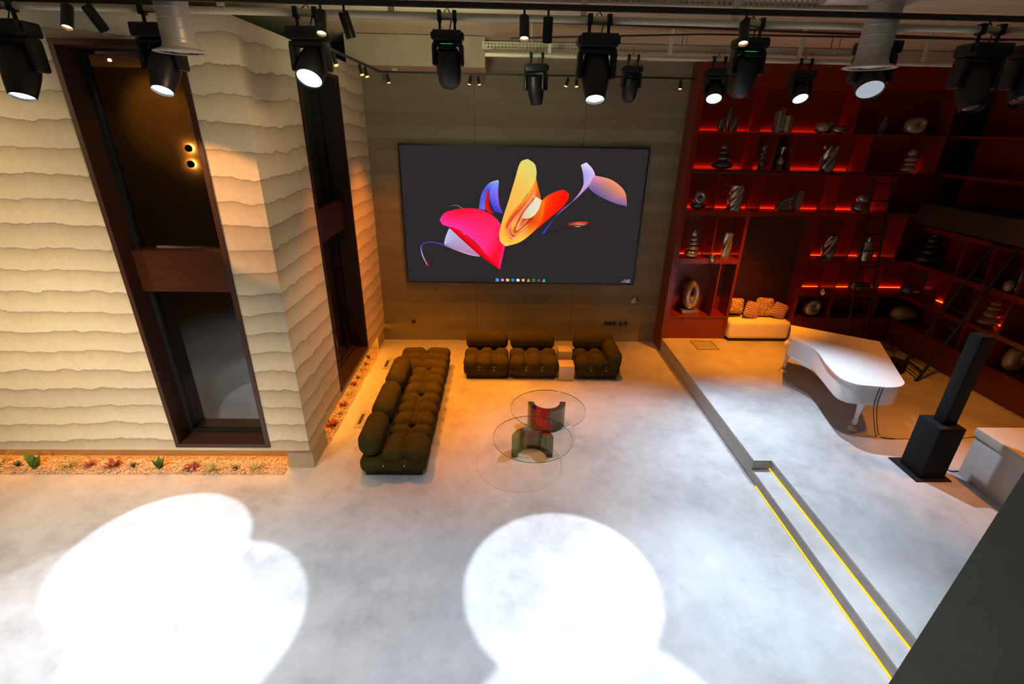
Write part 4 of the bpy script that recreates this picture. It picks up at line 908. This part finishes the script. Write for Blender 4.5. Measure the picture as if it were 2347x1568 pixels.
# ------------------------------------------------------------------ moving heads
def mover(label, x, y, pz, d, kind, s=1.0, lensm='lensoff', light=None, group='stage lights on the pipes', green=False, back=False):
    t = thing('stage_light', label, 'stage light', (x, y, pz), 0, group)
    d = Vector(d).normalized(); ax = d.cross(Vector((0, 0, 1))).normalized(); fx = Vector((0, 0, 1)).cross(ax).normalized()
    R = Matrix((ax, fx, Vector((0, 0, 1)))).transposed().to_4x4()
    def S(v): return Vector(v)*s
    for k in (-1, 1):
        cl = MB(); cl.box(k*.085*s-.022*s, k*.085*s+.022*s, -.036, .036, -.042, .042, bev=.006); cl.cyl((k*.085*s, 0, -.04), (k*.085*s, 0, -.105), .015*s); cl.build('clamp', 'black', t)
    MB().tube([(-.03*s, 0, .03), (0, .04, .07), (.05*s, .03, .0), (.02*s, 0, -.11)], .005, 6).build('safety_cable', 'cable', t)
    q = -.105
    mb = MB(); mb.box(-.165*s, .165*s, -.12*s, .12*s, q-.105*s, q, bev=.018*s); mb.box(-.185*s, -.16*s, -.08*s, .08*s, q-.08*s, q-.02*s, bev=.006*s).box(.16*s, .185*s, -.08*s, .08*s, q-.08*s, q-.02*s, bev=.006*s); mb.build('base', 'black', t)
    piv = Vector((0, 0, q-.30*s)); w = (.15 if kind != 'tail' else .155)*s
    yk = MB(); yk.box(-.165*s, .165*s, -.08*s, .08*s, q-.15*s, q-.108*s, bev=.016*s, m=R)
    for k in (-1, 1):
        yk.box(k*w-.024*s, k*w+.024*s, -.075*s, .075*s, q-.35*s, q-.125*s, bev=.02*s, m=R)
    yk.build('yoke', 'black', t)
    if green: B(-.075*s, .075*s, -.082*s, -.0805*s, q-.138*s, q-.130*s).build('status_display', 'green', t)
    if kind == 'spot':
        P = [(0, -.17), (.07, -.17), (.112, -.145), (.125, -.05), (.122, .07), (.103, .17), (.088, .235), (.082, .245), (.078, .23)]
        lr, lz = .078, .224
    elif kind == 'tail':
        P = [(0, -.15), (.07, -.148), (.12, -.12), (.14, -.04), (.142, .10), (.132, .2), (.11, .255), (.075, .285), (0, .295)]
        lr, lz = .1, -.152
    else:
        P = [(0, -.175), (.05, -.172), (.10, -.14), (.124, -.06), (.126, .06), (.123, .135), (.116, .15), (.110, .14)]
        lr, lz = .111, .137
    hd = MB().lathe([(r*s, z*s) for r, z in P], 32, piv, d).build('head', 'black', t)
    lp_ = piv+d*lz*s
    MB().lathe([(0, .018*s), (lr*.6*s, .013*s), (lr*s, 0), (0, -.004*s)], 32, lp_, d if kind != 'tail' else -d).build('lens', lensm, hd)
    MB().lathe([(lr*s, .010*s), ((lr+.009)*s, .016*s), ((lr+.01)*s, 0)], 32, lp_, d if kind != 'tail' else -d).build('lens_ring', 'black', hd)
    if light:
        tg, pw_, col, size, bl, rad = light
        lamp('beam', t.location+lp_+d*.06, tg, pw_, col, size, bl, rad, t)
    return t
def hx(px, py, Y): return at(px, py, Y=Y).x
def aim(x, y, z, tg): return Vector(tg)-Vector((x, y, z))
def add_mover(label, px, py, Y, tg, kind, s, lensm, light, **k):
    x = hx(px, py, Y); z = PZ if Y == PY else QZ
    d = Vector((tg[0]-x, tg[1]-Y, -(z-.47))).normalized()
    if light or lensm == 'lens': d.y -= .26
    if light: light = (tg, *light)
    return mover(label, x, Y, z, d, kind, s, lensm, light, **k)
HOT = (2700, COOL, 25.5, .10, .035)
add_mover('stage light at the far left with a blazing white lens', 33, 110, PY, (-3.95, -6.15, 0), 'spot', 1.08, 'lenshot', (1350, COOL, 24.5, .10, .035))
add_mover('stage light behind the left duct with a blazing lens and orange sheen', 372, 120, PY, (-3.0, -7.0, 0), 'spot', .98, 'lenshot', (1150, COOL, 24.5, .10, .035))
add_mover('wide-lens stage light in front of the side-wall window, lens lit', 712, 120, PY, (-2.2, -8.1, 0), 'wash', .93, 'lens', (350, COOL, 75, 1.0, .10))
add_mover('unlit stage light with a green display above the left half of the screen', 1027, 120, PY, (-.4, -3.6, 0), 'tail', .74, 'lensoff', None, green=True)
add_mover('stage light above the right half of the screen with the brightest lens', 1368, 130, PY, (.70, -6.58, 0), 'spot', .96, 'lenshot', (1500, COOL, 25.5, .10, .035))
add_mover('unlit stage light with a green display beside the bookcase', 1712, 140, PY, (2.2, -3.6, 0), 'tail', .78, 'lensoff', None, green=True)
add_mover('large wide-lens stage light below the right duct', 2000, 150, PY, (2.2, -8.2, 0), 'wash', .92, 'lensdim', (1150, COOL, 64, 1.0, .10))
add_mover('dark stage light near the top right corner', 2228, 190, PY, (3.9, -8.0, 0), 'spot', 1.0, 'lensoff', None)
add_mover('dark stage light at the extreme right edge', 2330, 240, PY, (4.4, -8.4, 0), 'wash', 1.0, 'lensoff', None)
add_mover('smaller unlit stage light on the farther pipe, above the screen', 1229, 160, QY, (1.0, -1.7, 0), 'spot', .95, 'lensoff', None)
add_mover('smaller unlit stage light on the farther pipe beside the brightest one', 1449, 160, QY, (1.75, -.8, 0), 'tail', .78, 'lensoff', None)
add_mover('lit wide-lens light on the farther pipe, leftmost before the red shelves', 1642, 180, QY, (2.2, -4.7, 0), 'wash', .95, 'lens', (920, COOL, 66, .9, .09))
add_mover('lit wide-lens light on the farther pipe, right one before the red shelves', 1836, 190, QY, (4.3, -5.0, .3), 'wash', .9, 'lens', (1200, COOL, 66, .85, .07))
# ------------------------------------------------------------------ track lights
def track_lamp(label, p, d, r, L_, lit, stem, group, light=None):
    t = thing('track_spotlight', label, 'spotlight', p, 0, group); d = Vector(d).normalized()
    MB().cyl((0, 0, 0), (0, 0, -stem), .009, n=10).build('stem', 'black', t)
    o = Vector((0, 0, -stem))-d*.03
    can = MB().lathe([(0, 0), (r*.9, 0), (r, .006), (r, L_), (r*.9, L_), (r*.85, L_-.02)], 24, o, d).build('can', 'black', t)
    (MB().lathe([(0, L_-.018), (r*.86, L_-.018)], 24, o, d) if r > .03 else MB().lathe([(0, L_+.004), (r*.8, L_+.003), (r*.97, L_-.004 if not lit else L_-.012), (r*1.01, L_-.012), (r*1.01, L_+.001), (r*.97, L_+.002)], 20, o, d)).build('lamp_lens', ('lenswarm' if r > .03 else 'lensmini') if lit else 'lensoff', can)
    if light:
        tg, pw_, size, bl = light; lamp('lamp_beam', Vector(p)+o+d*(L_+.01), tg, pw_, WARM if len(light) < 5 else light[4], size, bl, .03, t)
    return t
TY, TZ = -6.0, 5.38
tr = tag(B(-6, 5.5, TY-.018, TY+.018, TZ-.018, TZ+.018).build('lighting_track', 'blackmetal'), 'long black lighting track across the top of the picture', 'track')
for i, (px, lit, d, lab) in enumerate(((158, 1, (.05, -.5, -1), 'lit warm track lamp, leftmost one at the top'), (208, 0, (.42, .25, -1), 'unlit track lamp tilted right, beside the leftmost lit one'), (736, 1, (.05, -.5, -1), 'lit warm track lamp beside the wide-lens light'), (789, 0, (.2, .3, -1), 'unlit track lamp tilted, left of the screen'),
        (1202, 1, (0, -.45, -1), 'lit warm track lamp above the middle of the screen'), (1257, 0, (0, .25, -1), 'unlit track lamp above the middle of the screen'), (1711, 1, (-.1, -.5, -1), 'lit warm track lamp in front of the dark stage light by the bookcase'))):
    tg = {158: (-5.2, -4.8, 1), 736: (-2.6, -6.5, 0), 1202: (0, -6.8, 0), 1711: (2.6, -6.8, 0)}.get(px)
    p = (hx(px, 35, TY), TY, TZ-.02)
    track_lamp(lab, p, d, .038, .17, lit, .07, 'track lamps along the top', ((tg, 25, 60, .8) if lit else None))
# beam that makes the orange patch on the block
lamp('patch_beam', (-4.4, -6.4, 4.9), (-3.05, YF, 3.7), 330, (1, .42, .13), 30, .4, .03)
BY, BZ = -.6, 5.40
tag(MB().box(-2.04, 3.45, BY-.014, BY+.014, BZ-.014, BZ+.014).box(-2.17, -2.04, BY-.014, BY+.014, BZ-.014, BZ+.014).box(-2.17, -2.14, -3.5, BY-.014, BZ-.014, BZ+.014).build('lighting_track', 'blackmetal'), 'black L-shaped lighting track along the side and back walls', 'track')
for i, (px, dx, dy, tx, pw_, lab) in enumerate(((888, .25, .35, -1.6, 260, 'small track lamp at the corner of the back track'), (1078, -.35, .3, -.6, 260, 'left lamp of the pair above the left half of the screen'), (1096, .3, .3, .3, 260, 'right lamp of the pair above the left half of the screen'), (1302, -.5, .25, .9, 260, 'left lamp of the pair before the brightest stage light'), (1322, .1, -.1, 1.3, 260, 'glowing right lamp of the pair before the brightest stage light'), (1562, .05, .1, 3.0, 220, 'small track lamp at the bookcase end of the back track'))):
    p = (hx(px, 175, BY), BY, BZ-.015)
    track_lamp(lab, p, (dx*.6, dy*.5-.1, -1), .026, .14, 1, .05, 'small lamps of the back track', ((tx, -2.1+.3*(i % 2), 0), pw_*.45, 66, 1.0))
for i, (y, lab) in enumerate(((-3.2, 'small lamp of the side track partly behind the wide-lens light'), (-1.95, 'near lamp of the pair on the side track'), (-1.65, 'far lamp of the pair on the side track'))):
    track_lamp(lab, (-2.155, y, BZ-.015), (.25, -.1, -1), .026, .14, 1, .05, 'small lamps of the side track', ((-1.4, y-.2, 0), 640, 60, 1.0))
# ceiling bits
p = at(904, 158, Z=5.455); 
t = thing('smoke_detector', 'white dome detector on the lowered soffit beside the track corner', 'detector', (p.x, max(p.y, -.9), 5.459))
MB().lathe([(0, 0), (.06, 0), (.06, -.035), (.045, -.045), (0, -.047)], 24).build('housing', 'whiteplastic', t); MB().lathe([(.03, -.046), (.022, -.07), (0, -.075)], 20).build('dome', 'black', t)
for i, (px, py) in enumerate(((810, 82), (826, 90))):
    p = at(px, py, Z=5.919)
    t = thing('ceiling_sensor', ['small dark sensor on the ceiling, left one of two', 'small dark sensor on the ceiling, right one of two'][i], 'sensor', (p.x, p.y, 5.919)); MB().lathe([(0, 0), (.035, 0), (.03, -.02), (0, -.025)], 16).build('body', 'black', t)
